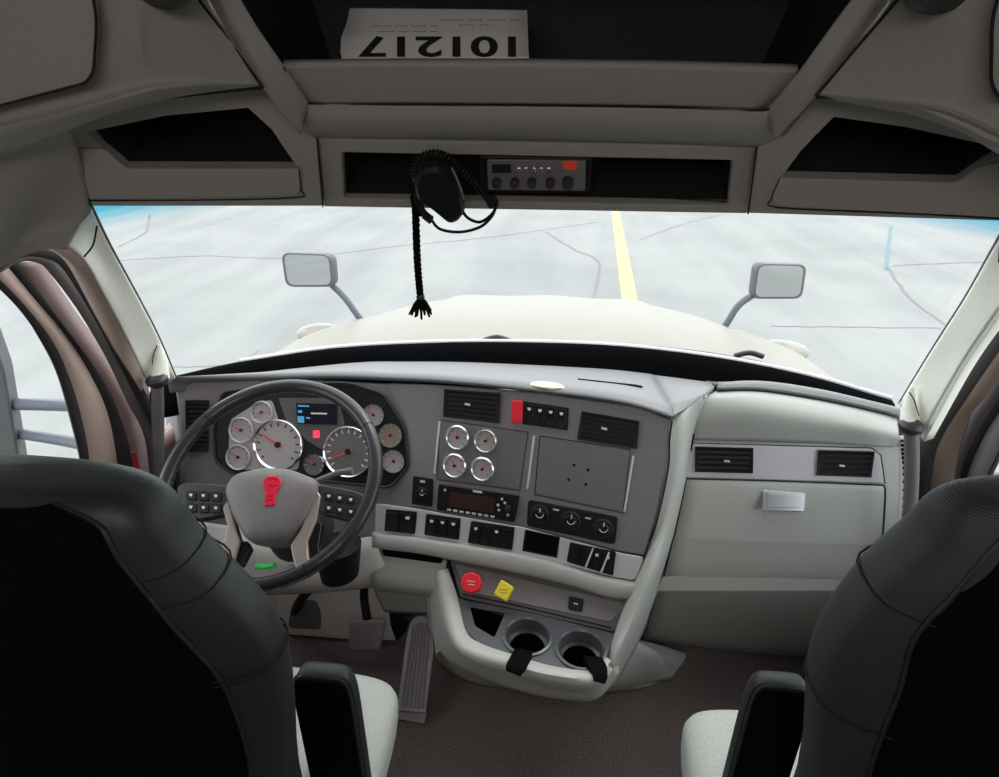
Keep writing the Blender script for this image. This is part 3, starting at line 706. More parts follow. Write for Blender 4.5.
for ph in (0, 2*PI/3, 4*PI/3):
    P = cat(p0, 18); n = len(P)
    add_tube(bm, [p + V((0.0035*math.cos(ph + i*0.75), 0.0035*math.sin(ph + i*0.75), 0)) for i, p in enumerate(P)], 0.0035, 6)
link('braid', bm, 'matte_black', bs)
bm = bmesh.new(); k0 = p0[-1]
for i in range(14):
    a = 2*PI*i/14; sp = 0.014 + 0.004*(i % 3)
    add_tube(bm, [k0, k0 + V((0.5*sp*math.cos(a), 0.5*sp*math.sin(a), -0.012)), k0 + V((sp*math.cos(a), sp*math.sin(a), -0.03 - 0.004*(i % 2)))], [0.003, 0.003, 0.002], 6)
link('tassel', bm, 'matte_black', bs)
lathe('bead', [(0, 0.008), (0.006, 0.005), (0.008, 0), (0.006, -0.005), (0, -0.008)], k0, V((0, 0, 1)), 'charcoal', bs, seg=14)

# ================= DASHBOARD =================
dash = empty('dashboard', (0, 1.3, 0.6), 'grey and silver truck dashboard spanning the cab below the windscreen', 'dashboard')
a_ = PY(300, 385, 1.36); b_ = PY(385, 530, 1.22)
tilt = V((0, b_.y-a_.y, b_.z-a_.z)).normalized()
plD = Plane(a_, V((1, 0, 0)).cross(tilt))
uS = V((math.cos(math.radians(11.5)), -math.sin(math.radians(11.5)), 0))
joint = plD.at(392, 385)
plS = Plane(joint, uS.cross(tilt))
# cluster face
slab('driver_fascia', plD, [(176, 388), (186, 381), (300, 379), (392, 384), (400, 470), (388, 512), (372, 548), (330, 552), (188, 530)], 0.03, 'dash', dash, off=-0.03, bevel=0.006, seg=3)
slab('centre_fascia', plS, [(388, 383), (440, 385), (540, 393), (640, 407), (670, 420), (668, 460), (655, 520), (645, 556), (620, 552), (523, 527), (415, 508), (372, 505)], 0.03, 'dash', dash, off=-0.03, bevel=0.004)
# right flank of the centre stack
# ---- dash top ----
FE = [(172, 381, 1.355), (240, 378.5, 1.36), (330, 376.5, 1.365), (390, 378, 1.36), (450, 379, 1.345), (540, 388, 1.32), (620, 400, 1.285), (668, 413, 1.25)]
def Yat(p, Y): return PY(p[0], p[1], Y)
front = [plD.at(172, 383), plD.at(240, 381), plD.at(330, 379), plD.at(390, 381), plS.at(450, 384), plS.at(540, 393), plS.at(620, 404), plS.at(672, 419)]
topz = 0.905
nose = [p + V((0, -0.006, 0.012)) for p in front]
bk = [(172, 376), (235, 373.5), (330, 370), (400, 369), (460, 371), (545, 372), (640, 378), (700, 388)]
# surface from the fascia front edge back to the windscreen base
far = [V((p.x, p.y-0.055, min(p.z, 0.86))) for p in base3]
def samp(pts, t):
    P = cat(pts, 10); s = t*(len(P)-1); k = min(int(s), len(P)-2); return P[k].lerp(P[k+1], s-k)
def byx(pts, x):
    P = cat(pts, 12)
    for i in range(len(P)-1):
        if (P[i].x-x)*(P[i+1].x-x) <= 0 and P[i].x != P[i+1].x: return P[i].lerp(P[i+1], (x-P[i].x)/(P[i+1].x-P[i].x))
    return P[0] if abs(P[0].x-x) < abs(P[-1].x-x) else P[-1]
farL = [byx([V((p.x, p.y-0.06, 0.868)) for p in base3], p.x) for p in front]
r1 = [p.lerp(q, 0.12) + V((0, 0, 0.012)) for p, q in zip(nose, farL)]
r2_ = [p.lerp(q, 0.5) + V((0, 0, 0.012)) for p, q in zip(nose, farL)]
r3 = [p.lerp(q, 0.9) + V((0, 0, 0.012)) for p, q in zip(nose, farL)]
surf('dash_pad', [front, nose, r1, r2_, r3, farL], 'dash_top', dash, thick=0.012, nv=4)
# glove side: pad top front edge and face plane
plG = Plane(PY(780, 440, 1.335), V((1, 0, 0)).cross(V((0, -0.22, -1))))
gtop = [(700, 399), (725, 393), (800, 404), (893, 427)]
padf = [plG.at(690, 440), plG.at(740, 441), plG.at(820, 443), plG.at(880, 447), plG.at(896, 447)]
pad1 = [PY(694, 418, 1.335), PY(745, 414, 1.34), PY(820, 422, 1.345), PY(880, 432, 1.345), PY(899, 436, 1.34)]
pad2 = [PY(704, 399, 1.36), PY(750, 397, 1.375), PY(820, 407, 1.385), PY(880, 420, 1.385), PY(898, 425, 1.38)]
pad3 = [PY(716, 391, 1.40), PY(760, 391, 1.42), PY(820, 400, 1.43), PY(876, 412, 1.42), PY(897, 418, 1.41)]
surf('passenger_pad', [padf, pad1, pad2, pad3], 'lightpad', dash, thick=0.015)
g4 = [PY(718, 387.5, 1.43), PY(765, 387, 1.455), PY(820, 395, 1.465), PY(875, 408, 1.45), PY(897, 413, 1.435)]
g5 = [byx([V((p.x, p.y-0.06, 0.862)) for p in base3], p.x) for p in g4]
surf('passenger_dash_top', [pad3, [p.lerp(q, .5)+V((0, 0, 0.008)) for p, q in zip(pad3, g4)], g4, g5], 'dash_top', dash, thick=0.012)
# fill between driver side pad and passenger top
surf('dash_top_bridge', [[front[-1], nose[-1], r1[-1], r2_[-1], r3[-1], farL[-1]], [V((.332, 1.265, .912)), V((.347, 1.275, .925)), V((.398, 1.345, .928)), V((.437, 1.41, .920)), V((.45, 1.50, .893)), g5[0]]], 'dash_top', dash, thick=0.012, nv=5, nu=6, cu=False)
# centre frame column sweeping down beside the stack to the console
colL = [PY(670, 414, 1.27), plS.at(669, 428, -0.005), plS.at(667, 470, -0.005), plS.at(655, 525, -0.005), plS.at(641, 562, -0.005), PY(622, 610, 1.06), PY(609, 650, .99), PY(598, 682, .95)]
colM = [PY(690, 402, 1.30), PY(686, 420, 1.255), PY(682, 470, 1.21), PY(668, 530, 1.15), PY(654, 572, 1.08), PY(634, 622, 1.02), PY(618, 655, .975), PY(604, 688, .945)]
colR = [PY(708, 395, 1.36), PY(694, 432, 1.33), PY(687, 478, 1.325), PY(676, 530, 1.30), PY(662, 575, 1.24), PY(656, 597, 1.20), PY(640, 640, 1.14), PY(612, 690, 1.05)]
surf('centre_frame', [colL, colM, colR], 'light', dash, thick=0.012)
seam([PY(694, 434, 1.325), PY(686, 478, 1.32), PY(676, 528, 1.295), PY(661, 578, 1.235), PY(655, 597, 1.195), PY(645, 637, 1.14)], dash, 0.0018)
seam([plS.at(672, 421, 0.0), plS.at(669.5, 440, 0.001), plS.at(668, 470, 0.001), plS.at(656, 525, 0.001), plS.at(643, 560, 0.001)], dash, 0.002)
# glove fascia
gx0 = [plG.at(690, 439), plG.at(900, 445), PY(896, 520, 1.33), PY(885, 560, 1.32)]
slab('glove_surround', plG, [(688, 440), (902, 446), (901, 480), (898, 530), (886, 562), (870, 592), (655, 592), (676, 530), (686, 478)], 0.03, 'light', dash, off=-0.032, bevel=0.004)
# glove door: upper face then tucks under
dr = [[plG.at(686, 478.5, .004), plG.at(780, 481, .004), plG.at(883, 485, .004)],
      [plG.at(684, 490, .010), plG.at(780, 492, .010), plG.at(885, 494, .010)],
      [plG.at(675, 533, .012), plG.at(778, 537, .012), plG.at(882, 540, .012)],
      [plG.at(672, 543, .010), plG.at(776, 547, .010), plG.at(878, 549, .010)],
      [plG.at(664, 576, -.002), plG.at(770, 578, -.002), plG.at(862, 580, -.002)],
      [plG.at(662, 583, -.03), plG.at(768, 585, -.03), plG.at(858, 586, -.03)]]
gd = surf('glove_box_door', dr, 'light', dash, thick=0.01, cu=True, nv=5)
gd['label'] = 'light grey glove box door'
tube('door_gap', [p + plG.n*0.001 for p in [dr[0][0], dr[0][1], dr[0][2]]], 0.0016, 'seam', gd, seg=6, per=4)
tube('door_gap', [r[2] + V((0.001, 0, 0)) for r in dr], 0.0018, 'seam', gd, seg=6, per=4)
tube('door_gap', [r[0] for r in dr], 0.0018, 'seam', gd, seg=6, per=4)
plK = Plane(plG.at(784, 500, .014), V((0, -1, .75)))
lt = slab('latch', plK, rp([(763, 490), (806, 493), (804.5, 512), (763, 510.5)], 1.5), 0.008, 'bezel', gd, bevel=0.002); lt['label'] = 'chrome glove box latch'
slab('latch_plate', plK, rp([(768, 493), (802, 495.5), (801, 508), (768, 507)], 1), 0.003, 'bezel', lt, off=0.008, bevel=0.001)
slab('latch_recess', plG, rp([(763, 509), (804, 511), (801, 524), (766, 522)], [1, 1, 5, 5]), 0.0025, 'light', gd, off=0.010, bevel=0.001)
# lower knee panel under the glove box
kp = [[PY(660, 584, 1.285), PY(770, 586, 1.285), PY(866, 588, 1.285)], [PY(657, 592, 1.275), PY(770, 594, 1.275), PY(864, 597, 1.275)], [PY(648, 618, 1.34), PY(760, 624, 1.35), PY(850, 628, 1.35)], [PY(640, 638, 1.41), PY(750, 650, 1.42), PY(835, 657, 1.42)], [PY(640, 640, 1.50), PY(750, 655, 1.52), PY(835, 660, 1.52)]]
surf('knee_panel', kp, 'light', dash, thick=0.012)
# right end return of the dashboard
surf('dash_end', [[plG.at(898, 436), plG.at(901, 470), plG.at(897, 530), plG.at(884, 563), plG.at(866, 592), PY(845, 640, 1.32)], [PY(914, 436, 1.42), PY(918, 470, 1.45), PY(914, 530, 1.45), PY(903, 563, 1.45), PY(886, 592, 1.45), PY(866, 640, 1.45)]], 'light', dash, thick=0.01, nv=3)
lo = tube('wiring_loom', coil([PY(905, 440, 1.335), PY(906, 470, 1.335), PY(902, 520, 1.325), PY(893, 552, 1.315), PY(880, 585, 1.31)], 0.006, 26), 0.0035, 'black', None, seg=6)
tag(lo, 'black corrugated wiring loom at the right end of dashboard', 'cable')
# left end return + lower left
surf('dash_end', [[plD.at(178, 386), plD.at(184, 440), plD.at(188, 490), plD.at(190, 530)], [PY(166, 383, 1.50), PY(166, 440, 1.50), PY(166, 490, 1.5), PY(166, 530, 1.5)]], 'dash', dash, thick=0.01, nv=3)

# ---- vents ----
def vent(pl, corners, nh, nvv, names='air_vent', m='black', label=None, tabp=None, slant=True):
    (a, b, c, d) = corners
    lerp = lambda p, q, t: (p[0]+(q[0]-p[0])*t, p[1]+(q[1]-p[1])*t)
    P = lambda u, v: lerp(lerp(a, b, u), lerp(d, c, u), v)
    # hollow frame
    eu, ev = 0.055, 0.09
    O = [P(0, 0), P(1, 0), P(1, 1), P(0, 1)]; I = [P(eu, ev), P(1-eu, ev), P(1-eu, 1-ev), P(eu, 1-ev)]
    root = empty(names, pl.at(*P(.5, .5)))
    root.parent = dash; root.matrix_parent_inverse = WM(dash).inverted()
    if label: root['label'] = label
    bm = bmesh.new()
    o = [bm.verts.new(pl.at(*p, .006)) for p in O]; i = [bm.verts.new(pl.at(*p, .005)) for p in I]; i2 = [bm.verts.new(pl.at(*p, .0012)) for p in I]; o2 = [bm.verts.new(pl.at(*p, 0)) for p in O]
    for k in range(4):
        j = (k+1) % 4
        bm.faces.new((o[k], o[j], i[j], i[k])); bm.faces.new((i[k], i[j], i2[j], i2[k])); bm.faces.new((o[j], o[k], o2[k], o2[j]))
    bm.faces.new(i2)
    link('vent_frame', bm, m, root, bevel=0.0012)
    for k in range(nh):
        v = ev + (1-2*ev)*(k+0.5)/nh; hh = (1-2*ev)/nh*0.22
        q = [P(eu, v-hh), P(1-eu, v-hh), P(1-eu, v+hh), P(eu, v+hh)]
        bm = bmesh.new(); add_prism(bm, [pl.at(*q[0], .0062), pl.at(*q[1], .0062), pl.at(*q[2], .0045), pl.at(*q[3], .0045)], -pl.n*0.003)
        link('louvre', bm, 'charcoal', root, bevel=0)
    for k in range(nvv):
        u = eu + (1-2*eu)*(k+1)/(nvv+1); q = [P(u-.012, ev), P(u+.012, ev), P(u+.012, 1-ev), P(u-.012, 1-ev)]
        slab('divider', pl, q, 0.0055, m, root, bevel=0)
    if tabp:
        u, v = tabp; q = [P(u-.05, v-.05), P(u+.05, v-.03), P(u+.05, v+.05), P(u-.05, v+.03)]
        slab('vent_tab', pl, q, 0.003, 'silver', root, off=0.006, bevel=0.0008)
    return root
vent(plD, [(185, 400), (209, 400), (208, 452), (186, 452)], 9, 1)
vent(plS, [(444, 389), (501, 393), (499, 423.5), (443, 416.5)], 5, 2, tabp=(.42, .48))
vent(plS, [(581.5, 411), (639.5, 421), (637, 449), (577, 439.5)], 5, 2, tabp=(.42, .48))
# silver strip and passenger vents
slab('silver_trim_strip', plG, rp([(689, 443.5), (870, 448.5), (880, 455), (884, 483), (683, 477)], [6, 6, 8, 2, 2]), 0.004, 'silver', dash, bevel=0.0015)
seam([plG.at(686, 478.5, .003), plG.at(689, 443, .003), plG.at(780, 445.5, .003), plG.at(872, 448, .003), plG.at(881, 455, .003), plG.at(885, 484, .003)], dash, 0.0012, per=1)
plG2 = Plane(plG.p + plG.n*0.004, plG.n)
vent(plG2, [(695, 446.5), (753.5, 448), (753, 473.5), (695, 472)], 4, 0, tabp=(.55, .55))
vent(plG2, [(818, 450), (875, 451.5), (871.5, 477.5), (816.5, 475.5)], 4, 0, tabp=(.45, .6))

# ---- instrument cluster ----
cl = slab('instrument_panel', plD, rp([(222, 392), (290, 383), (350, 383), (384, 394), (405, 427), (409, 466), (390, 488), (335, 482), (236, 476), (215, 462), (213, 430)], 8), 0.010, 'black', dash, bevel=0.003)
cl['label'] = 'black instrument cluster panel'
tube('cluster_rim', [plD.at(*p, 0.012) for p in rp([(222, 392), (290, 383), (350, 383), (384, 394), (405, 427), (409, 466), (390, 488), (335, 482), (236, 476), (215, 462), (213, 430)], 8)], 0.004, 'charcoal', cl, seg=8, closed=True)
slab('gauge_plate', plD, rp([(230, 420), (258, 402), (272, 400), (280, 425), (302, 440), (298, 470), (236, 470), (228, 458)], 4), 0.002, 'gauge_face', cl, off=0.010, bevel=0.001)
slab('gauge_plate', plD, rp([(278, 398), (338, 398), (345, 424), (322, 450), (306, 440), (286, 420)], 3), 0.0015, 'panel_dark', cl, off=0.010, bevel=0.001)
def gauge(pl, cx, cy, rpx, face, rim, ang, parent, off=0.010, ticks=9, nl=0.75, bz=0.0, pname='gauge'):
    c = pl.at(cx, cy, off); r = ((pl.at(cx+rpx, cy, off)-pl.at(cx-rpx, cy, off)).length)/2
    Mx = frame_of(pl.n, V((0, 0, 1)))
    g = lathe(pname, [(0, 0.0035), (r*(0.9-bz), 0.0035), (r*(0.92-bz), 0.006), (r*(0.97-bz/2), 0.0095), (r*1.02, 0.006), (r*1.04, -0.002)], c, pl.n, [face, rim], parent, mis=[0, 1, 1, 1, 1])
    bm = bmesh.new()
    for k in range(ticks):
        a = math.radians(220 - 260*k/(ticks-1)); d = V((math.cos(a), math.sin(a), 0)); s = V((-d.y, d.x, 0)); w = r*0.022
        q = [c + Mx @ (d*r*t + s*w*e + V((0, 0, 0.0045))) for t, e in ((.72-bz, -1), (.86-bz, -1), (.86-bz, 1), (.72-bz, 1))]
        add_prism(bm, q, -pl.n*0.0008)
    link('tick_marks', bm, 'ink' if face == 'gauge_face' else 'white', g, bevel=0)
    a = math.radians(ang); d = V((math.cos(a), math.sin(a), 0)); s = V((-d.y, d.x, 0))
    bm = bmesh.new()
    q = [c + Mx @ (d*r*t + s*r*e + V((0, 0, 0.0075))) for t, e in ((-.18, -.045), (nl, -.02), (nl, .02), (-.18, .045))]
    add_prism(bm, q, -pl.n*0.0015); link('needle', bm, 'needle', g, bevel=0)
    lathe('needle_cap', [(r*0.12, 0.004), (r*0.11, 0.009), (0, 0.0095)], c, pl.n, 'black', g, seg=16)
    return g
gauge(plD, 262.5, 412, 10.5, 'gauge_face', 'silver', 200, cl)
gauge(plD, 242, 430, 12, 'gauge_face', 'silver', 160, cl)
gauge(plD, 239, 457, 12, 'gauge_face', 'silver', 150, cl)
gauge(plD, 278.5, 444.5, 24.5, 'gauge_face', 'chrome', 150, cl, ticks=13)
gauge(plD, 315, 464, 10.5, 'gauge_dark', 'chrome', 140, cl)
gauge(plD, 348.5, 451.5, 25, 'gauge_dark', 'chrome', 205, cl, ticks=15)
gauge(plD, 374, 415, 11, 'gauge_face', 'chrome', 150, cl)
gauge(plD, 391, 435, 12, 'gauge_gold', 'chrome', 170, cl)
gauge(plD, 394, 461, 11.5, 'gauge_face', 'chrome', 120, cl)
dp = slab('display_screen', plD, [(296, 403), (337, 404), (337, 425), (297, 424)], 0.003, 'screen', cl, off=0.0115, bevel=0.0005)
for (x0, y0, x1, y1, mm_) in ((298, 405, 309, 407, 'blue_lamp'), (298, 410, 302, 413, 'blue_lamp'), (297.5, 416, 304, 423, 'blue_lamp'), (311, 412.5, 327, 414.5, 'white'), (306, 417, 310, 419, 'blue_lamp')):
    slab('display_mark', plD, [(x0, y0), (x1, y0+.4), (x1, y1), (x0, y1-.4)], 0.0006, mm_, dp, off=0.0146, bevel=0)
slab('warning_light', plD, rp([(313, 430.5), (319.5, 430.5), (319.5, 438), (313, 438)], 1), 0.0015, 'red_lamp', cl, off=0.0115, bevel=0)

# ---- centre stack ----
p1 = slab('gauge_panel', plS, rp([(440, 421), (527.5, 433), (519, 489.5), (438.5, 478.5)], 2), 0.003, 'plate', dash, bevel=0.001)
seam([plS.at(*p, 0.001) for p in ((440, 420), (528, 432), (520, 490.5), (437.5, 479.5), (440, 420))], p1, 0.001, per=1)
for x, y, a in ((457.8, 437.3, 100), (486, 440.7, 60), (455, 465.4, 120), (482.8, 468.8, 70)):
    gauge(plS, x, y, 11.5, 'gauge_face', 'bezel', a, p1, off=0.003, ticks=7, bz=0.13, nl=.6)
p2 = slab('blank_panel', plS, rp([(540.5, 437), (629.5, 450), (622.5, 512), (535.5, 493.5)], 2), 0.003, 'plate', dash, bevel=0.001)
seam([plS.at(*p, 0.001) for p in ((540, 436), (630, 449), (623, 513), (534.5, 494.5), (540, 436))], p2, 0.0011, per=1)
for x, y in ((574, 465), (588, 470), (568.7, 479.7), (585.8, 484.4)):
    lathe('screw_hole', [(0.0035, 0.0), (0.0035, 0.0008), (0, 0.0008)], plS.at(x, y, 0.003), plS.n, 'matte_black', p2, seg=12)
for (x0, y0, x1, y1) in ((439.5, 421, 434.2, 474), (534, 435.5, 527.2, 489), (633.5, 456, 624.3, 512)):
    slab('chrome_strip', plS, [(x0-1.1, y0), (x0+1.1, y0), (x1+1.1, y1), (x1-1.1, y1)], 0.003, 'silver', dash, bevel=0.0008)
def rocker(pl, q, parent, m='gloss_black', h=0.006, icon=True, off=0.0):
    bm = bmesh.new(); A, B, C_, D_ = [pl.at(*p, off) for p in q]
    mid1 = (A+D_)/2 + pl.n*h*0.45; mid2 = (B+C_)/2 + pl.n*h*0.45
    v = [bm.verts.new(p) for p in (A, B, C_, D_, A+pl.n*h, B+pl.n*h, mid1, mid2, C_+pl.n*h*.9, D_+pl.n*h*.9)]
    for f in ((4, 5, 7, 6), (6, 7, 8, 9), (0, 1, 5, 4), (3, 9, 8, 2), (0, 4, 6), (0, 6, 3), (3, 6, 9), (1, 7, 5), (1, 2, 7), (2, 8, 7), (0, 3, 2, 1)):
        bm.faces.new([v[i] for i in f])
    o = link('rocker_switch', bm, m, parent, bevel=0.0006)
    if icon:
        cx = sum(p[0] for p in q)/4; top = (q[0][1]+q[1][1])/2; bot = (q[2][1]+q[3][1])/2; w = (q[1][0]-q[0][0])
        y = top + (bot-top)*0.25
        slab('switch_symbol', pl, [(cx-w*.2, y-1.5), (cx+w*.22, y-1.2), (cx+w*.16, y+1.6), (cx-w*.14, y+1.4)], 0.0005, 'white', o, off=off+h*0.78, bevel=0)
    return o
def bank(pl, q, n, icons, name='switch_bank', off=0.0, first=None, label=None, h=0.004):
    b = slab(name, pl, rp(q, 1.5), h, 'black', dash, off=off, bevel=0.001)
    if label: b['label'] = label
    lp = lambda p, r, t: (p[0]+(r[0]-p[0])*t, p[1]+(r[1]-p[1])*t)
    for k in range(n):
        u0 = (k+0.1)/n*0.94+0.03; u1 = (k+0.9)/n*0.94+0.03
        T0, T1, B1, B0_ = lp(q[0], q[1], u0), lp(q[0], q[1], u1), lp(q[3], q[2], u1), lp(q[3], q[2], u0)
        rocker(pl, [lp(T0, B0_, .1), lp(T1, B1, .1), lp(T1, B1, .9), lp(T0, B0_, .9)], b, 'red' if (first and k == 0) else 'gloss_black', icon=(k in icons), off=off+h)
    return b
hz = slab('hazard_switch', plS, rp([(512, 400), (522.5, 401), (522, 423.5), (510.5, 422.5)], 1.5), 0.012, 'red', dash, bevel=0.002); hz['label'] = 'red hazard lamp switch'
bank(plS, [(522.5, 401), (568.8, 408), (567.5, 430.5), (522, 424)], 4, (0, 1, 2, 3))
# radio
rd = slab('stereo', plS, rp([(438.5, 484), (519.5, 495.5), (514.5, 522.7), (436.3, 510)], 2), 0.008, 'gloss_black', dash, bevel=0.0015); rd['label'] = 'black stereo unit'
slab('stereo_display', plS, [(449.5, 491.5), (495, 498.5), (493.5, 513.5), (448, 506)], 0.0008, 'radio_screen', rd, off=0.008, bevel=0)
slab('stereo_badge', plS, [(473, 490.2), (482, 491.5), (482, 493.3), (473, 492)], 0.0006, 'white', rd, off=0.008, bevel=0)
for k in range(8):
    x = 447 + k*6.2; y = 508.5 + k*0.98
    slab('stereo_button', plS, [(x, y), (x+4, y+.6), (x+4, y+2.6), (x, y+2)], 0.0012, 'silver', rd, off=0.008, bevel=0)
for x, y, r in ((445, 490, 2.2), (502, 499, 1.6), (505, 503, 1.6), (498, 505, 1.6), (499, 510, 1.4), (508, 515, 1.4)):
    lathe('stereo_button', [(0.0035, 0), (0.003, 0.002), (0, 0.002)], plS.at(x, y, 0.008), plS.n, 'silver', rd, seg=12)
lathe('volume_knob', [(0.008, 0), (0.007, 0.01), (0, 0.011)], plS.at(508, 508, 0.008), plS.n, 'charcoal', rd, seg=20)
# climate controls
cp = slab('climate_panel', plS, rp([(528, 499.5), (618, 517), (615, 545), (526.5, 526)], 4), 0.006, 'black', dash, bevel=0.002); cp['label'] = 'black climate control panel'
def knob(pl, x, y, r, parent, off, name='control_knob'):
    k = lathe(name, [(r*1.05, 0), (r, 0.004), (r*0.92, 0.018), (r*0.8, 0.021), (0, 0.021)], pl.at(x, y, off), pl.n, 'gloss_black', parent, seg=28)
    lathe('knob_ring', [(r*1.25, 0), (r*1.22, 0.003), (r*1.05, 0.0035)], pl.at(x, y, off), pl.n, 'charcoal', k, seg=28)
    c = pl.at(x, y, off+0.0215)
    Mx = frame_of(pl.n)
    bm = bmesh.new()
    add_tube(bm, [c + Mx @ V((r*0.5*math.cos(a), r*0.5*math.sin(a), 0)) for a in [PI*1.1 + PI*0.9*j/8 for j in range(9)]], 0.0009, 6)
    add_prism(bm, [c + Mx @ V(q) for q in ((-.0012, r*.2, 0.001), (.0012, r*.2, 0.001), (.0012, r*.75, 0.001), (-.0012, r*.75, 0.001))], -pl.n*0.001)
    link('knob_marker', bm, 'silver', k)
    return k
for x, y in ((539.5, 514), (571, 520.5), (603.5, 528.5)): knob(plS, x, y, 0.0185, cp, 0.006)
for x, y in ((556, 509.5), (588, 518)): slab('climate_symbol', plS, [(x-3, y-1), (x+3, y), (x+3, y+1.6), (x-3, y+.6)], 0.0006, 'silver', cp, off=0.006, bevel=0)
lk = slab('light_switch_plate', plS, rp([(413, 476), (433, 479), (432, 507), (411.5, 504)], 2), 0.004, 'black', dash, bevel=0.001)
knob(plS, 422, 493, 0.0125, lk, 0.004, 'lamp_knob')
slab('switch_symbol', plS, [(420, 480), (425, 480.6), (425, 483), (420, 482.4)], 0.0005, 'silver', lk, off=0.004, bevel=0)
# silver lower strip
pS2 = Plane(plS.p + plS.n*0.002, plS.n)
st = slab('silver_lower_strip', plS, rp([(372, 503), (415, 508.5), (523.5, 527.5), (619, 553), (644, 557.5), (635, 581), (610, 576.5), (520, 553), (415, 536), (372, 532)], [1, 1, 1, 1, 4, 5, 1, 1, 1, 1]), 0.006, 'silver', dash, bevel=0.002)
bank(plS, [(426, 514), (460.5, 518.6), (458.6, 540), (424, 535)], 3, (0, 1, 2), off=0.006)
bank(plS, [(471, 521), (514.5, 527.5), (512, 550.5), (467.5, 543)], 4, (0, 2), off=0.006)
bank(plS, [(570, 542.5), (616, 552), (613, 576), (566.5, 562)], 4, (2, 3), off=0.006)
bank(plS, [(386, 509), (416.5, 512), (414.5, 534.5), (384, 531)], 2, (1,), off=0.006)
cb_ = slab('storage_cubby', plS, [(525, 529.5), (560, 537), (557, 558), (522, 551)], 0.0015, 'black', dash, off=0.006, bevel=0.0005)
slab('cubby_painted_shade', plS, [(527, 531), (558.5, 538), (556, 556), (524, 549.5)], 0.0005, 'matte_black', cb_, off=0.0075, bevel=0)  # flat black plate stands in for the shade inside the cubby
for x0, y0, x1, y1 in ((597, 549, 590, 569), (613, 553, 606, 573)):
    slab('switch_guard', plS, [(x0-5, y0), (x0-3.5, y0+.5), (x1-4, y1), (x1-6, y1-.5)], 0.012, 'silver', dash, off=0.01, bevel=0.001)
# grey shelf lip beneath the strip, sweeping into the frame column
lipA = [plS.at(372, 531, .004), plS.at(415, 535.5, .004), plS.at(470, 543.5, .004), plS.at(520, 552.5, .004), plS.at(570, 565.5, .004), plS.at(612, 577, .004), plS.at(640, 582, .0)]
lipB = [plS.at(372, 536, .022), plS.at(415, 541, .022), plS.at(470, 549, .022), plS.at(520, 558, .022), plS.at(570, 571, .022), plS.at(612, 583, .022), plS.at(640, 588, .015)]
lipC = [plS.at(372, 547, .018), plS.at(415, 552, .018), plS.at(470, 562, .018), plS.at(520, 572, .018), plS.at(570, 584, .018), plS.at(610, 596, .018), plS.at(636, 598, .012)]
lipD = [plS.at(372, 549, -.03), plS.at(415, 554, -.03), plS.at(470, 564, -.03), plS.at(520, 574, -.03), plS.at(570, 586, -.03), plS.at(610, 598, -.03), plS.at(636, 600, -.03)]
surf('fascia_lip', [lipA, lipB, lipC, lipD], 'light', dash, thick=0.01)
# lower left dash behind the wheel
lowL = [[plD.at(188, 520), plD.at(260, 530), plD.at(330, 540), plD.at(376, 536)], [plD.at(186, 545, .01), plD.at(260, 555, .01), plD.at(330, 558, .01), plD.at(378, 550, .01)], [plD.at(190, 575, -.02), plD.at(260, 582, -.02), plD.at(330, 582, -.02), plD.at(390, 575, -.02)], [plD.at(195, 590, -.12), plD.at(260, 595, -.12), plD.at(330, 592, -.12), plD.at(400, 585, -.12)]]
surf('lower_dash_panel', lowL, 'kick', dash, thick=0.012)
surf('under_dash_ledge', [[plS.at(368, 545, -.01), plS.at(410, 552, -.01), plS.at(446, 560, -.01)], [plS.at(370, 568, .0), plS.at(410, 574, .0), plS.at(444, 580, .0)], [plS.at(372, 585, -.02), plS.at(410, 590, -.02), plS.at(440, 594, -.02)], [plS.at(374, 590, -.12), plS.at(410, 594, -.12), plS.at(438, 598, -.12)]], 'light', dash, thick=0.012)
slab('ledge_slot', plS, rp([(381, 546.5), (442, 556), (441, 564), (383, 556)], 2), 0.012, 'matte_black', dash, bevel=0.002, off=-0.004)
# badge and slot on the dash top
bp = byx([(p+q)/2 for p, q in zip(r1, r2_)], PZ(547, 385.5, .93).x)
for nm, px, sx, sy, mm_ in (('dash_badge', (547, 385), .042, .018, 'badge'),):
    # find the pad height under that pixel
    z = 0.92
    rr = [nose, r1, r2_]
    t = PZ(px[0], px[1], z); 
    bm = bmesh.new(); bmesh.ops.create_uvsphere(bm, u_segments=28, v_segments=12, radius=1)
    bmesh.ops.scale(bm, vec=(sx, sy, 0.006), verts=bm.verts); bmesh.ops.rotate(bm, cent=(0, 0, 0), matrix=Matrix.Rotation(-.2, 3, 'Z'), verts=bm.verts)
    BADGE = link(nm, bm, mm_, dash); BADGE['label'] = 'oval pale gold badge'
    BADGE_PX = px
bm = bmesh.new(); add_prism(bm, [V(p) for p in ((-.085, .008, 0), (.06, .006, 0), (.075, -.006, 0), (-.035, -.003, 0))], V((0, 0, -0.004)))
SLOT = link('defrost_slot', bm, 'matte_black', dash)

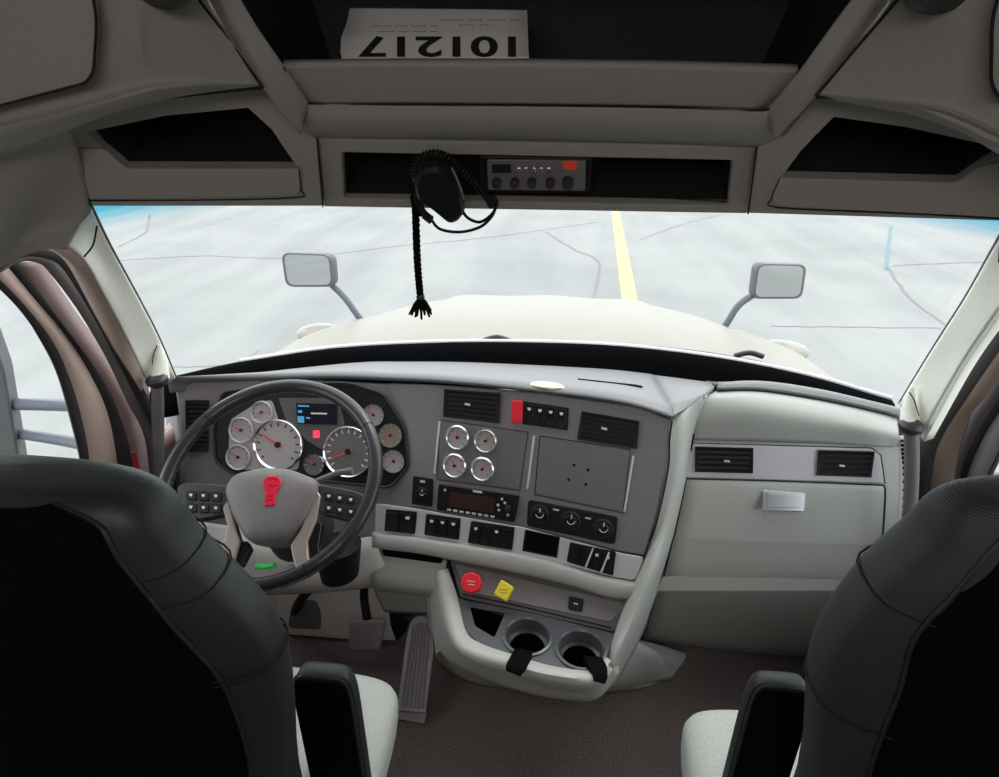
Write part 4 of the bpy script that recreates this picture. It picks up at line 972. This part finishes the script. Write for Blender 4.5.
# ================= LOWER CONSOLE =================
cs = empty('centre_console', (0, 1.0, 0.2), 'light grey lower console with two cup holders and brake knobs', 'console')
pa, pb, pc_, pd = plS.at(450, 558, -.01), plS.at(636, 600, -.01), PZ(612, 630, .46), PZ(461, 597, .46)
plL = Plane(pa, (pb-pa).cross(pd-pa))
fp = slab('valve_panel', plL, rp([(449, 556), (640, 600), (634, 612), (614, 632), (460, 597)], [3, 2, 3, 4, 3]), 0.012, 'panel_dark', cs, off=-0.012, bevel=0.002)
seam([plL.at(*p, .001) for p in ((463, 594), (520, 606), (612, 628))], fp, 0.0015, per=1)
slab('panel_insert', plL, rp([(455, 564), (628, 604), (610, 622), (465, 591)], 3), 0.002, 'dash', fp, bevel=0.001)
def valve_knob(x, y, poly, m, lb):
    n = (CAM - plL.at(x, y)).normalized()*0.25 + plL.n; n.normalize()
    c = plL.at(x, y, 0.0)
    stem = tube('valve_stem', [plL.at(x+3, y-4, 0.0), plL.at(x, y, 0.035)], 0.007, 'black', cs, seg=14); stem['label'] = 'black valve stem'
    kp_ = Plane(plL.at(x, y, 0.038), n)
    k = slab('valve_knob', kp_, poly, 0.018, m, stem, off=-0.009, bevel=0.004, seg=3); k['label'] = lb
    bmk = tube('knob_lettering', [kp_.at(x-4, y-1.5, 0.010), kp_.at(x+4, y-1, 0.010)], 0.0008, 'ink_faint' if m == 'yellow' else 'white', k)
    tube('knob_lettering', [kp_.at(x-3, y+2, 0.010), kp_.at(x+3.5, y+2.4, 0.010)], 0.0008, 'ink_faint' if m == 'yellow' else 'white', k)
valve_knob(471, 582.5, [(471+r*math.cos(a), 582.5+r*math.sin(a)) for a, r in [(2*PI*k/24, 10.6+0.9*math.cos(8*2*PI*k/24)) for k in range(24)]], 'red', 'red eight lobed trailer air valve knob')
valve_knob(503.5, 590.5, rp([(501, 579), (514, 587), (506, 602), (493, 594)], 2.5), 'yellow', 'yellow square parking brake knob')
slab('rocker_switch', plL, rp([(569, 596), (583.5, 599), (582, 612), (568, 609)], 2), 0.008, 'black', fp, bevel=0.002)
slab('switch_symbol', plL, [(573.5, 602.5), (578, 603.5), (578, 605), (573.5, 604)], 0.0005, 'silver', fp, off=0.008, bevel=0)
# cup holder tray with real holes
ZT = 0.46
def cup_tray():
    bm = bmesh.new()
    outline = [(458, 599), (466, 633), (480, 645), (515, 657), (552, 668), (590, 673), (604, 660), (616, 633), (540, 615)]
    P = [PZ(x, y, ZT) for x, y in outline]
    add_prism(bm, P, V((0, 0, -0.012)))
    return P
cups = [((527.5, 636), 0.052), ((581, 649), 0.052)]
outline = rp([(458, 599), (466, 632), (482, 645), (515, 657), (552, 668), (592, 672), (606, 658), (615, 634), (540, 615)], [2, 6, 8, 2, 2, 6, 6, 3, 2])
OT = [PZ(x, y, ZT) for x, y in outline]
bm = bmesh.new()
ov_ = [bm.verts.new(p) for p in OT]; edges = [bm.edges.new((ov_[i], ov_[(i+1) % len(ov_)])) for i in range(len(ov_))]
holes = []
for (px, r) in cups:
    c = PZ(*px, ZT); pts = [c + V((r*math.cos(2*PI*k/32), r*math.sin(2*PI*k/32), 0)) for k in range(32)]
    v = [bm.verts.new(p) for p in pts]; edges += [bm.edges.new((v[i], v[(i+1) % 32])) for i in range(32)]; holes.append(c)
pk = [PZ(x, y, ZT) for x, y in rp([(470, 607), (505, 613), (494.5, 637.5), (475, 626)], 2)]
v = [bm.verts.new(p) for p in pk]; edges += [bm.edges.new((v[i], v[(i+1) % len(v)])) for i in range(len(v))]
bmesh.ops.triangle_fill(bm, use_beauty=True, edges=edges, use_dissolve=False)
for f in list(bm.faces):
    cc = f.calc_center_median()
    if any((cc-h).length < 0.05 for h in holes) and any(all(abs((vv.co-h).length-0.052) < 1e-3 for vv in f.verts) for h in holes): bm.faces.remove(f)
for f in list(bm.faces):
    if all(any((vv.co-q).length < 1e-5 for q in pk) for vv in f.verts): bm.faces.remove(f)
for f in bm.faces:
    if f.normal.z < 0: f.normal_flip()
tray = link('cup_tray', bm, 'tray', cs, solid=0.008, recalc=False, smooth=False)
tray['label'] = 'dark glossy tray around the cup holders'
for (px, r), c in zip(cups, holes):
    cu_ = lathe('cup_holder', [(r+0.006, 0.0), (r+0.006, 0.004), (r+0.001, 0.005), (r-0.003, 0.001), (r-0.005, -0.03), (r-0.012, -0.034), (r-0.014, -0.075), (0, -0.078)], c, V((0, 0, 1)), ['tray', 'matte_black'], tray, seg=36, mis=[0, 0, 0, 0, 0, 1, 1])
pocket = bmesh.new(); a = [pocket.verts.new(p + V((0, 0, -.001))) for p in pk]; b = [pocket.verts.new(p + V((0, 0, -0.07))) for p in pk]
for i in range(len(a)): pocket.faces.new((a[i], a[(i+1) % len(a)], b[(i+1) % len(a)], b[i]))
pocket.faces.new(b); link('coin_pocket', pocket, 'matte_black', tray)
# console body: rim around the tray then the front face
rim = [(447, 574, 1.14), (456, 600, 1.09), (462, 628, 1.03), (478, 645, .99), (512, 657, .955), (550, 668, .935), (592, 674, .915), (606, 662, .935)]
r_a = [PY(447, 570, 1.16)] + [PZ(x, y, ZT) for x, y in ((457, 600), (465, 633), (480, 646), (514, 658), (551, 669), (592, 673.5), (607, 660))]
r_b = [PY(440, 572, 1.15)] + [PZ(x, y, ZT+.004) for x, y in ((447, 602), (456, 640), (474, 655), (510, 666), (550, 676), (594, 680), (612, 664))]
r_c = [PY(437, 580, 1.17)] + [PY(x, y, Y) for x, y, Y in ((441, 610, 1.10), (452, 642, 1.015), (474, 660, .962), (512, 674, .94), (551, 685, .925), (593, 687, .912), (612, 664, .94))]
r_d = [PY(431, 600, 1.22)] + [PY(x, y, Y) for x, y, Y in ((435, 630, 1.18), (447, 654, 1.11), (481, 671, 1.03), (520, 686, .99), (560, 694, .965), (595, 694, .955), (616, 668, .98))]
r_e = [p + V((0.0, .12, -.02)) for p in r_d]
surf('console_body', [r_a, r_b, r_c, r_d, r_e], 'light', cs, thick=0.008)
# cup holder notches open through the front edge
for q in ([(515, 648), (533, 651), (510, 657), (529, 662), (506, 665), (523, 670), (506, 671), (519, 676)], [(583, 655), (602, 657), (588, 664), (607, 667), (592, 672), (607, 675), (594, 681), (604, 683)]):
    R3 = [[PZ(*q[2*k], ZT+h_), PZ(*((V((*q[2*k], 0))+V((*q[2*k+1], 0)))/2).xy, ZT+h_-.002), PZ(*q[2*k+1], ZT+h_)] for k, h_ in enumerate((.004, .018, .020, .012))]
    surf('mug_notch', R3, 'matte_black', cs, thick=0.010)
# pedestal reaching the floor
ped = [[PY(425, 590, 1.25), PY(440, 640, 1.14), PY(480, 665, 1.08), PY(540, 680, 1.06), PY(600, 672, 1.08), PY(630, 640, 1.15)],
       [PY(428, 630, 1.28), PY(445, 655, 1.22), PY(478, 676, 1.17), PY(540, 690, 1.14), PY(606, 688, 1.14), PY(660, 655, 1.25)],
       [PZ(434, 658, 0.0), PZ(455, 676, 0.0), PZ(484, 686, 0.0), PZ(540, 692, 0.0), PZ(606, 693, 0.0), PZ(672, 680, 0.0)]]
surf('console_pedestal', ped, 'light', cs, thick=0.01)
tc_ = surf('tunnel_cover', [[PY(600, 640, 1.30), PY(640, 640, 1.33), PY(690, 655, 1.42), PY(700, 660, 1.5)], [PY(602, 665, 1.22), PY(650, 660, 1.28), PY(680, 664, 1.36), PY(692, 664, 1.46)], [PZ(600, 693, 0), PZ(640, 690, 0), PZ(670, 678, 0), PZ(684, 664, 0)]], 'light', None, thick=0.01)
tag(tc_, 'light grey rounded floor tunnel cover right of the console', 'tunnel cover')

# ================= STEERING WHEEL =================
WC = V((-0.558, 1.04, 0.816)); e = math.radians(56)
wu = V((0, math.sin(e), math.cos(e))); wx = V((1, 0, 0)); wn = wx.cross(wu)
if wn.dot(CAM-WC) < 0: wn = -wn
sw = empty('steering_wheel', WC, 'black leather steering wheel with grey hub and red emblem before the gauges', 'steering wheel')
W = lambda x, y, z=0: WC + wx*x + wu*y + wn*z
RWH = 0.229
tube('rim', [W(RWH*math.cos(2*PI*k/72), RWH*math.sin(2*PI*k/72), 0.02) for k in range(72)], (0.0175, 0.0150), 'leather', sw, seg=18, closed=True) if False else None
bm = bmesh.new(); add_tube(bm, [W(RWH*math.cos(2*PI*k/80), RWH*math.sin(2*PI*k/80), 0.02) for k in range(80)], 0.0155, 18, True)
rimo = link('rim', bm, 'leather', sw)
for a in (35, 145, 305, 235):
    c = W(RWH*math.cos(math.radians(a)), RWH*math.sin(math.radians(a)), 0.02); r_ = (c-W(0, 0, 0.02)).normalized(); t_ = r_.cross(wn)
    bm = bmesh.new(); add_tube(bm, [c + r_*0.0158*math.cos(q*2*PI/20) + wn*0.0158*math.sin(q*2*PI/20) for q in range(20)], 0.0007, 5, True); link('stitch_ring', bm, 'matte_black', rimo)
plW = Plane(W(0, 0, 0.03), wn)
hubp = rp([(234, 475), (262, 468), (290, 469), (318, 480), (319, 492), (306, 520), (288, 542), (266, 545), (247, 541), (232, 515), (224, 490)], 8)
bm = bmesh.new(); f = [plW.at(*p) for p in hubp]; c0 = sum(f, V())/len(f)
ring = [[bm.verts.new(c0 + (p-c0)*s + wn*h) for p in f] for s, h in ((0.93, -0.05), (1.0, -0.02), (1.0, -0.002), (0.975, 0.006), (0.9, 0.012), (0.7, 0.0165), (0.4, 0.019))]
for a, b2 in zip(ring, ring[1:]):
    for i in range(len(a)): bm.faces.new((a[i], a[(i+1) % len(a)], b2[(i+1) % len(a)], b2[i]))
bm.faces.new(ring[-1]); bm.faces.new(list(reversed(ring[0])))
hubo = link('hub_pad', bm, 'hub', sw); hubo['label'] = 'grey padded hub'
plE = Plane(W(0, 0, 0.0485), wn)
em = slab('emblem', plE, rp([(264, 479), (267, 476), (277, 475.5), (281, 480), (280, 487), (276, 493), (274.5, 505), (265, 506), (264, 500), (266, 492), (262.5, 486)], 1.5), 0.003, 'red_emblem', hubo, bevel=0.001); em['label'] = 'red emblem on steering wheel hub'
for q in ([(267.5, 479), (272, 478.5), (277, 480)], [(268, 484), (272, 487), (277, 485)], [(267, 496), (273, 496)], [(266.5, 500), (273, 500)]):
    tube('emblem_line', [plE.at(*p, .0032) for p in q], 0.0005, 'matte_black', em)
# side spokes with button pods
for pod, lb in (([(176, 487), (184, 482), (228, 485), (230, 514), (196, 520), (182, 516)], 'left'), ([(318, 484), (352, 490), (364, 494), (360, 514), (352, 521), (320, 513)], 'right')):
    sp = slab('side_spoke', Plane(W(0, 0, 0.012), wn), rp(pod, 4), 0.018, 'charcoal', sw, bevel=0.003)
    bx0, by0 = (186, 490) if lb == 'left' else (324, 491)
    for r in range(2):
        for c in range(3):
            x = bx0 + c*(12.5 if lb == 'left' else 11); y = by0 + r*12 + (c*0.5 if lb == 'left' else c*1.8)
            w_, h_ = (9.5, 9.5) if lb == 'left' else (8.5, 8.5)
            bt = slab('button', Plane(W(0, 0, 0.030), wn), rp([(x, y), (x+w_, y+.6), (x+w_, y+h_+.6), (x, y+h_)], 1.5), 0.004, 'black' , sp, bevel=0.001)
            slab('button_symbol', Plane(W(0, 0, 0.034), wn), [(x+3, y+3.5), (x+6.5, y+3.8), (x+5.5, y+6.5), (x+3.5, y+6)], 0.0005, 'silver', bt, bevel=0)
# lower spokes: bronze arms with black inner sides
for q, q2 in (([(227, 500), (234, 520), (240, 541), (233, 562), (226, 573), (214, 566), (222, 545), (227, 525), (222, 508)], [(240, 541), (247, 541), (250, 548), (237, 573), (226, 574), (233, 562)]),
              ([(312, 500), (317, 490), (321, 496), (316, 520), (307, 540), (308, 556), (312, 567), (296, 571), (292, 556), (290, 545), (300, 530)], [(316, 520), (322, 523), (318, 548), (322, 562), (312, 567), (307, 545)])):
    sp = slab('lower_spoke', Plane(W(0, 0, 0.012), wn), q, 0.020, 'bronze', sw, bevel=0.003); sp['label'] = 'bronze lower spoke'
    slab('spoke_edge', Plane(W(0, 0, 0.004), wn), q2, 0.02, 'gloss_black', sp, bevel=0.002)
slab('spoke_bridge', Plane(W(0, 0, 0.010), wn), rp([(232, 566), (262, 570), (296, 564), (303, 570), (266, 579), (228, 575)], 2), 0.012, 'hub', sw, bevel=0.003)
# column shroud, stalk, shaft
co = empty('steering_shroud', W(0, 0, -0.08), 'dark steering column shroud behind the steering wheel', 'steering column')
bm = bmesh.new(); add_tube(bm, [W(0, -0.01, -0.015), W(0, -0.015, -0.05), W(0, -0.03, -0.12), W(0, -0.045, -0.22)], [(.05, .05), (.065, .065), (.075, .07), (.08, .075)], 20); link('shroud', bm, 'charcoal', co)
tube('column_stalk', [W(0.05, 0.01, -0.05), W(0.12, 0.045, -0.045), W(0.155, 0.05, -0.04)], [0.007, 0.007, 0.009], 'plate', co, seg=12)
tube('column_stalk', [W(-0.05, -0.01, -0.05), W(-0.13, -0.06, -0.045), W(-0.15, -0.065, -0.04)], [0.007, 0.008, 0.009], 'charcoal', co, seg=12)
tube('column_shaft', [PY(322, 578, 1.22), PY(309, 590, 1.30), PY(297, 606, 1.36), PY(289, 630, 1.42)], 0.014, 'black', co, per=6, seg=14)
bm = bmesh.new(); add_tube(bm, [plD.at(338, 545, .06), plD.at(340, 575, .02)], [(.06, .05), (.05, .04)], 16); link('lower_shroud', bm, 'black', co)
gt = tube('green_tag', [PY(256, 567, 1.12), PY(264, 568, 1.12), PY(275, 566, 1.12)], (0.009), 'green', None, seg=8)
tag(gt, 'small green tag below the dash seen through the wheel', 'tag')

# ================= FOOTWELL =================
tp = empty('toe_panel', (-0.55, 1.45, 0.15), 'pale grey toe panel on the bulkhead behind the brake pedal', 'panel')
plT = Plane(PZ(340, 642, 0.0), V((0, -1, 0.35)))
slab('panel_board', plT, rp([(274, 566), (400, 562), (410, 600), (396, 641), (340, 639), (278, 634)], 2), 0.02, 'kick', tp, bevel=0.004, off=-0.02)
slab('foot_recess', plT, rp([(296, 600), (316, 600), (321, 612), (321, 630), (288, 628), (290, 612)], 5), 0.0015, 'dash_top', tp, bevel=0.001)
kn = surf('knee_bolster', [[PY(372, 568, 1.22), PY(405, 574, 1.22), PY(436, 580, 1.20)], [PY(374, 590, 1.30), PY(405, 592, 1.30), PY(436, 595, 1.28)], [PY(384, 612, 1.34), PY(408, 614, 1.34), PY(434, 614, 1.32)]], 'light', None, thick=0.012)
tag(kn, 'light grey panel under the dash above the accelerator', 'panel')
slab('side_trim', Plane(PY(440, 610, 1.16), V((-.5, -1, .2))), rp([(432, 572), (445, 578), (452, 640), (436, 655), (431, 620)], 3), 0.015, 'light', kn, bevel=0.003)
br = empty('brake_pedal', PY(367, 640, 1.33), 'grey rubber brake pedal hanging on a black arm', 'pedal')
plB = Plane(PY(367, 636, 1.30), V((0, -1, 0.45)))
pd_ = slab('pedal_pad', plB, rp([(348.5, 620.5), (385.5, 621), (380, 650), (348.5, 650)], 2.5), 0.014, 'rubber', br, bevel=0.003)
for k in range(7):
    y = 623.5 + k*3.8; slab('tread_rib', plB, [(350.5, y), (383.5-k*.7, y), (383-k*.7, y+1.6), (350.5, y+1.6)], 0.003, 'rubber', pd_, off=0.0135, bevel=0)
tube('pedal_arm', [plB.at(368, 624, -.002), PY(366, 612, 1.33), PY(364, 596, 1.36), PY(365, 574, 1.37)], (0.013), 'black', br, per=6, seg=12)
ac = empty('accelerator_pedal', PY(411, 700, 1.10), 'long ribbed grey accelerator pedal angled up from the carpet', 'pedal')
B1, B2 = PZ(397, 711, .035), PZ(426, 714, .035)
T1 = PY(411, 620, 1.30); T2 = PY(432, 624, 1.30)
plA = Plane(B1, (B2-B1).cross(T1-B1))
pad = slab('pedal_pad', plA, rp([(421, 614.5), (432, 620), (434, 650), (425.5, 713), (397, 710), (406, 640), (411, 619)], [6, 5, 3, 1, 1, 3, 5]), 0.014, 'rubber', ac, off=-0.004, bevel=0.003)
for k in range(6):
    t = (k+.5)/6; x0 = 411.5 + t*19; x1 = 399 + t*25
    slab('tread_rib', plA, [(x0-.9, 622 + abs(t-.5)*6), (x0+.9, 622+abs(t-.5)*6), (x1+1.1, 707+t*2), (x1-1.1, 707+t*2)], 0.004, 'dash', pad, off=0.0095, bevel=0)
slab('pedal_foot', Plane(PZ(410, 715, .01), V((0, -1, 1))), [(396, 709), (427, 713), (424, 724), (397, 719)], 0.012, 'rubber', ac, bevel=0.002)
tube('pedal_linkage', [PY(393, 606, 1.38), PY(402, 614, 1.36), PY(412, 618, 1.33)], 0.010, 'charcoal', ac, per=4)
slab('pedal_bracket', Plane(PY(400, 625, 1.36), V((-.2, -1, .1))), [(388, 606), (404, 612), (412, 616), (404, 634), (396, 642), (390, 625)], 0.02, 'black', ac, bevel=0.003)

# ================= GRAB HANDLES =================
for cap, pts, lb in (((157, 380, 1.23), [(157, 382, 1.23), (158, 420, 1.225), (158, 470, 1.21), (158, 540, 1.19)], 'left'), ((911, 426, 1.25), [(911, 428, 1.25), (912, 460, 1.245), (910, 510, 1.235), (904, 570, 1.21)], 'right')):
    g = empty('grab_handle', PY(*pts[-1]), 'dark vertical grab handle at the %s windscreen pillar' % lb, 'grab handle', 'pillar grab handles')
    tube('handle_bar', [PY(*p) for p in pts], 0.0145, 'door_grey' if lb == 'left' else 'plate', g, per=5, seg=16)
    lathe('handle_cap', [(0, 0.012), (0.018, 0.011), (0.025, 0.004), (0.025, -0.004), (0.018, -0.014)], PY(*cap), V((0, -0.15, 1)), 'charcoal', g, seg=24)
    d = 1 if lb == 'left' else -1
    bm = bmesh.new(); c = PY(*cap); add_tube(bm, [c + V((0, .012, 0)), c + V((0, 0.03, 0.04)), c + V((-d*.0, 0.04, 0.075))], [(.022, .016), (.016, .012), (.004, .004)], 14); o = link('handle_mount', bm, 'pillar', g); o['label'] = 'pale mount above the handle'

# ================= SEATS =================
def seat(side):
    L = side < 0; cx = -0.55 if L else 0.578; Y0 = 0.445 if L else 0.45; sd = 'left' if L else 'right'
    root = empty('driver_seat' if L else 'passenger_seat', (cx, 0.6, 0.0), ('driver seat with black back and grey vinyl bolsters behind the steering wheel' if L else 'passenger seat with black back and grey ribbed shoulder at the right'), 'seat', 'cab seats')
    # back shell: stacked superellipse sections (z, half width, half depth)
    Ys = lambda z: Y0 + 0.055 + (0.95-z)*0.06
    sil = [(50, 473), (100, 478), (132, 485), (152, 495), (170, 513), (182, 534), (205, 558), (232, 582), (262, 612), (281, 642), (289, 680), (292, 730), (293, 777)] if L else \
          [(1030, 487), (990, 488), (962, 491), (943, 499), (928, 514), (918, 532), (895, 550), (870, 572), (845, 600), (822, 634), (811, 664), (808, 710), (808, 777)]
    pr = []
    for x, y in sil:
        z = 1.0
        for _ in range(8): q = PY(x, y, Ys(z)); z = q.z
        pr.append((q.z, abs(q.x-cx)))
    pr = sorted(pr)
    zb = pr[0][0]; prof = [(0.40, pr[0][1]-.004, .058), (0.55, pr[0][1], .060)] + [(z, w, .062) for z, w in pr if z > .6]
    top = prof[-1]; prof = [(z, w, min(d, .060*(1-max(0, (z-1.12)/(top[0]+.006-1.12))**3)**.5+.004)) for z, w, d in prof]
    prof.append((top[0]+0.004, top[1]*0.6, .006))
    bm = bmesh.new(); n = 56; rings = []
    for z, w, d in prof:
        Yc = Ys(z)
        ex = 2/3.2
        rings.append([bm.verts.new((cx + w*math.copysign(abs(math.cos(a))**ex, math.cos(a)), Yc + d*math.copysign(abs(math.sin(a))**ex, math.sin(a)), z)) for a in [2*PI*k/n for k in range(n)]])
    for A, B in zip(rings, rings[1:]):
        for k in range(n):
            f = bm.faces.new((A[k], A[(k+1) % n], B[(k+1) % n], B[k]))
    bm.faces.new(rings[-1]); bm.faces.new(list(reversed(rings[0])))
    sh = link('backrest', bm, 'vinyl' if L else 'rib_vinyl', root, angle=60, sub=1)
    sh['label'] = 'grey vinyl bolstered backrest' if L else 'grey ribbed vinyl backrest'
    # black rear panel, proud of the shell; over the headrest it is painted shade
    bm = bmesh.new(); rows = []
    WZ = lambda z: next((w0+(w1-w0)*(z-z0)/(z1-z0) for (z0, w0, d0), (z1, w1, d1) in zip(prof, prof[1:]) if z0 <= z <= z1), prof[-1][1])
    zt_ = prof[-1][0]
    pp = [(z, WZ(z)-m_) for z, m_ in ((0.42, .030), (0.55, .032), (0.70, .034), (0.80, .038), (0.88, .045), (0.95, .052), (1.0, .058), (1.04, .056), (1.07, .048), (1.10, .040), (1.13, .036), (1.155, .034), (zt_-.030, .034), (zt_-.012, .05))]
    def back_y(z): 
        for (z0, w0, d0), (z1, w1, d1) in zip(prof, prof[1:]):
            if z0 <= z <= z1: t = (z-z0)/(z1-z0); return (w0+(w1-w0)*t, d0+(d1-d0)*t)
        return prof[-1][1:]
    for z, w in pp:
        ws, d = back_y(z); Yc = Ys(z); r = []
        for j in range(17):
            s = -1 + 2*j/16; x = s*w
            y = Yc - d*(1-abs(x/ws)**3.2)**(1/3.2) - 0.012*(1-abs(s)**6)
            r.append(bm.verts.new((cx+x, y, z)))
        rows.append(r)
    for a, b2 in zip(rows, rows[1:]):
        for j in range(16): bm.faces.new((a[j], a[j+1], b2[j+1], b2[j]))
    for f in bm.faces:
        if f.normal.y > 0: f.normal_flip()
    bpn = link('back_panel', bm, 'seatback', root, recalc=True, angle=80); bpn['label'] = 'black fabric back panel, over the headrest painted shade'
    # bolster piping
    for s in (-1, 1):
        pts = []
        for z, w in pp:
            ws, d = back_y(z); Yc = Ys(z); x = w*s
            pts.append(V((cx+x, Yc - d*(1-abs(x/ws)**3.2)**(1/3.2) - 0.001, z)))
        tube('piping', pts, 0.0025, 'vinyl_dark', sh, per=3, seg=6)
        # cross seams on the shoulder bolster
        for z0 in ((1.105, 1.07, 0.955, 0.946) if L else (1.13, 0.97)):
            q = []
            ws, d = back_y(z0); Yc = Ys(z0)
            for j in range(12):
                a = math.radians(-62 + 115*j/11)
                q.append(V((cx + s*(ws+.0012)*abs(math.cos(a))**.625, Yc + math.copysign((d+.0012)*abs(math.sin(a))**.625, math.sin(a)), z0 + .01*math.sin(a))))
            tube('stitch_seam', q, 0.0012, 'seam', sh, seg=6)
    # cushion
    ccx = cx + (0.045 if L else 0)
    bm = bmesh.new(); rings = []; n = 40
    for Yv, w, z0, z1 in ((0.56, .250, .33, .455), (0.60, .257, .32, .470), (0.70, .260, .32, .478), (0.80, .257, .32, .478), (0.86, .245, .33, .465), (0.885, .225, .35, .44)):
        zc = (z0+z1)/2; hz_ = (z1-z0)/2
        rings.append([bm.verts.new((ccx + w*math.copysign(abs(math.cos(a))**.5, math.cos(a)), Yv, zc + hz_*math.copysign(abs(math.sin(a))**.6, math.sin(a)))) for a in [2*PI*k/n for k in range(n)]])
    for A, B in zip(rings, rings[1:]):
        for k in range(n): bm.faces.new((A[k], A[(k+1) % n], B[(k+1) % n], B[k]))
    bm.faces.new(rings[-1]); bm.faces.new(list(reversed(rings[0])))
    cu_ = link('seat_cushion', bm, 'cushion', root, angle=70, sub=1); cu_['label'] = 'pale grey fabric seat cushion'
    box('seat_base', (cx, 0.72, 0.17), (0.40, 0.36, 0.30), 'black', root, bevel=0.02)
    # armrest on the inboard side: black rear face with vinyl rim
    if L: ax0, ax1 = -.357, -.255
    else: ax0, ax1 = .362, .455
    ax = (ax0+ax1)/2; w = abs(ax1-ax0)/2
    bm = bmesh.new(); n = 36; rings = []
    zt = .735 if L else .765; ys = (0.63 if L else .665)
    for dy, sc in ((0.0, .93), (0.004, .98), (0.012, 1.0), (0.025, 1.0), (0.034, .97), (.040, .88)):
        r = []
        for k in range(n):
            a = 2*PI*k/n; z = (zt+.30)/2 + (zt-.30)/2*sc**.5*math.copysign(abs(math.sin(a))**.25, math.sin(a))
            r.append(bm.verts.new((ax + w*sc*math.copysign(abs(math.cos(a))**.35, math.cos(a)), ys+dy, z)))
        rings.append(r)
    for A, B in zip(rings, rings[1:]):
        for k in range(n): bm.faces.new((A[k], A[(k+1) % n], B[(k+1) % n], B[k]))
    bm.faces.new(rings[-1]); bm.faces.new(list(reversed(rings[0])))
    ar = link('armrest', bm, 'vinyl', root, angle=70); ar['label'] = 'raised armrest with grey vinyl edge'
    bm = bmesh.new(); r = []
    for k in range(n):
        a = 2*PI*k/n; r.append((ax + w*.93*math.copysign(abs(math.cos(a))**.3, math.cos(a)), ys, (zt+.30)/2 + ((zt-.30)/2-.003)*math.copysign(abs(math.sin(a))**.2, math.sin(a))))
    add_prism(bm, [V(p) + V((0, -.004, 0)) for p in r], V((0, .01, 0))); o = link('armrest_back', bm, 'seatback', ar, bevel=.003); o['label'] = 'black armrest rear face'
    tube('armrest_seam', [V(p) + V((0, .004, 0)) for p in [(ax+(q[0]-ax)*1.06, q[1]+.005, q[2]) for q in r]], .0014, 'seam', ar, seg=6, closed=True)
seat(-1); seat(1)

# settle the badge and slot on the dash top by a ray cast
bpy.context.view_layer.update()
dg = bpy.context.evaluated_depsgraph_get()
def drop(o, px, zoff=0.0):
    pads = [x for x in bpy.data.objects if x.name.startswith(('dash_pad', 'dash_top_bridge'))]
    best = None
    for x in pads:
        iv = x.matrix_world.inverted(); d = (iv.to_3x3() @ ray(*px)).normalized(); ok, loc, nor, _ = x.evaluated_get(dg).ray_cast(iv @ CAM, d)
        if ok:
            w = x.matrix_world @ loc; 
            if best is None or (w-CAM).length < (best[0]-CAM).length: best = (w, (x.matrix_world.to_3x3() @ nor).normalized())
    if best is None: return
    w, nrm = best
    if nrm.z < 0: nrm = -nrm
    q = V((0, 0, 1)).rotation_difference(nrm).to_matrix()
    for v in o.data.vertices: v.co = q @ v.co + w + nrm*zoff
drop(BADGE, (547, 385.5)); drop(SLOT, (612, 383), 0.0015)

# ================= LIGHT AND CAMERA =================
wd = bpy.data.worlds.new('World'); bpy.context.scene.world = wd; wd.use_nodes = True
nt = wd.node_tree; bg = nt.nodes['Background']
tcw = nt.nodes.new('ShaderNodeTexCoord'); sx = nt.nodes.new('ShaderNodeSeparateXYZ'); rmp = nt.nodes.new('ShaderNodeValToRGB')
nt.links.new(tcw.outputs['Generated'], sx.inputs[0]); nt.links.new(sx.outputs['Z'], rmp.inputs['Fac'])
rmp.color_ramp.elements[0].color = (0.80, 0.86, 0.90, 1); rmp.color_ramp.elements[1].color = (0.95, 0.98, 1.0, 1)
nt.links.new(rmp.outputs[0], bg.inputs[0]); bg.inputs[1].default_value = 1.0
sun = bpy.data.lights.new('sun', 'SUN'); sun.energy = 0.35; sun.angle = math.radians(12); sun.color = (1, 0.97, 0.92)
so = bpy.data.objects.new('sun', sun); COL.objects.link(so); so.rotation_euler = V((0.35, -0.9, 1.1)).to_track_quat('Z', 'Y').to_euler()
so.rotation_euler = V((0.3, 0.55, 1.0)).to_track_quat('Z', 'Y').to_euler()
cam = bpy.data.cameras.new('camera'); co_ = bpy.data.objects.new('camera', cam); COL.objects.link(co_)
cam.sensor_width = 36; cam.lens = F*36/999; cam.clip_start = 0.02
co_.location = CAM; co_.rotation_euler = (math.radians(65), 0, math.radians(6.2))
lamp = empty('added_fill_lamp', (0, -0.55, 1.90), 'unseen ceiling lamp added behind the seats to light the overhead panels', 'lamp')  # unseen fill lamp, added to brighten the overhead console
box('fill_lamp_panel', (0, -0.55, 1.895), (0.5, 0.18, 0.02), 'fill_lamp_panel', lamp, bevel=0.006)
al = bpy.data.lights.new('added_fill_light', 'AREA'); al.shape = 'RECTANGLE'; al.size = 0.9; al.size_y = 0.5; al.energy = 3.2; al.color = (1, 0.96, 0.92)  # area light of the added fill, aimed forward from behind the camera
ao = bpy.data.objects.new('added_fill_light', al); COL.objects.link(ao); ao.location = (0, -0.5, 1.86); ao.rotation_euler = V((0, -0.85, 0.6)).to_track_quat('Z', 'Y').to_euler()
sc = bpy.context.scene; sc.camera = co_
sc.view_settings.view_transform = 'Standard'; sc.view_settings.look = 'None'; sc.view_settings.gamma = 1; sc.view_settings.exposure = 1.6
sc.view_settings.use_curve_mapping = False
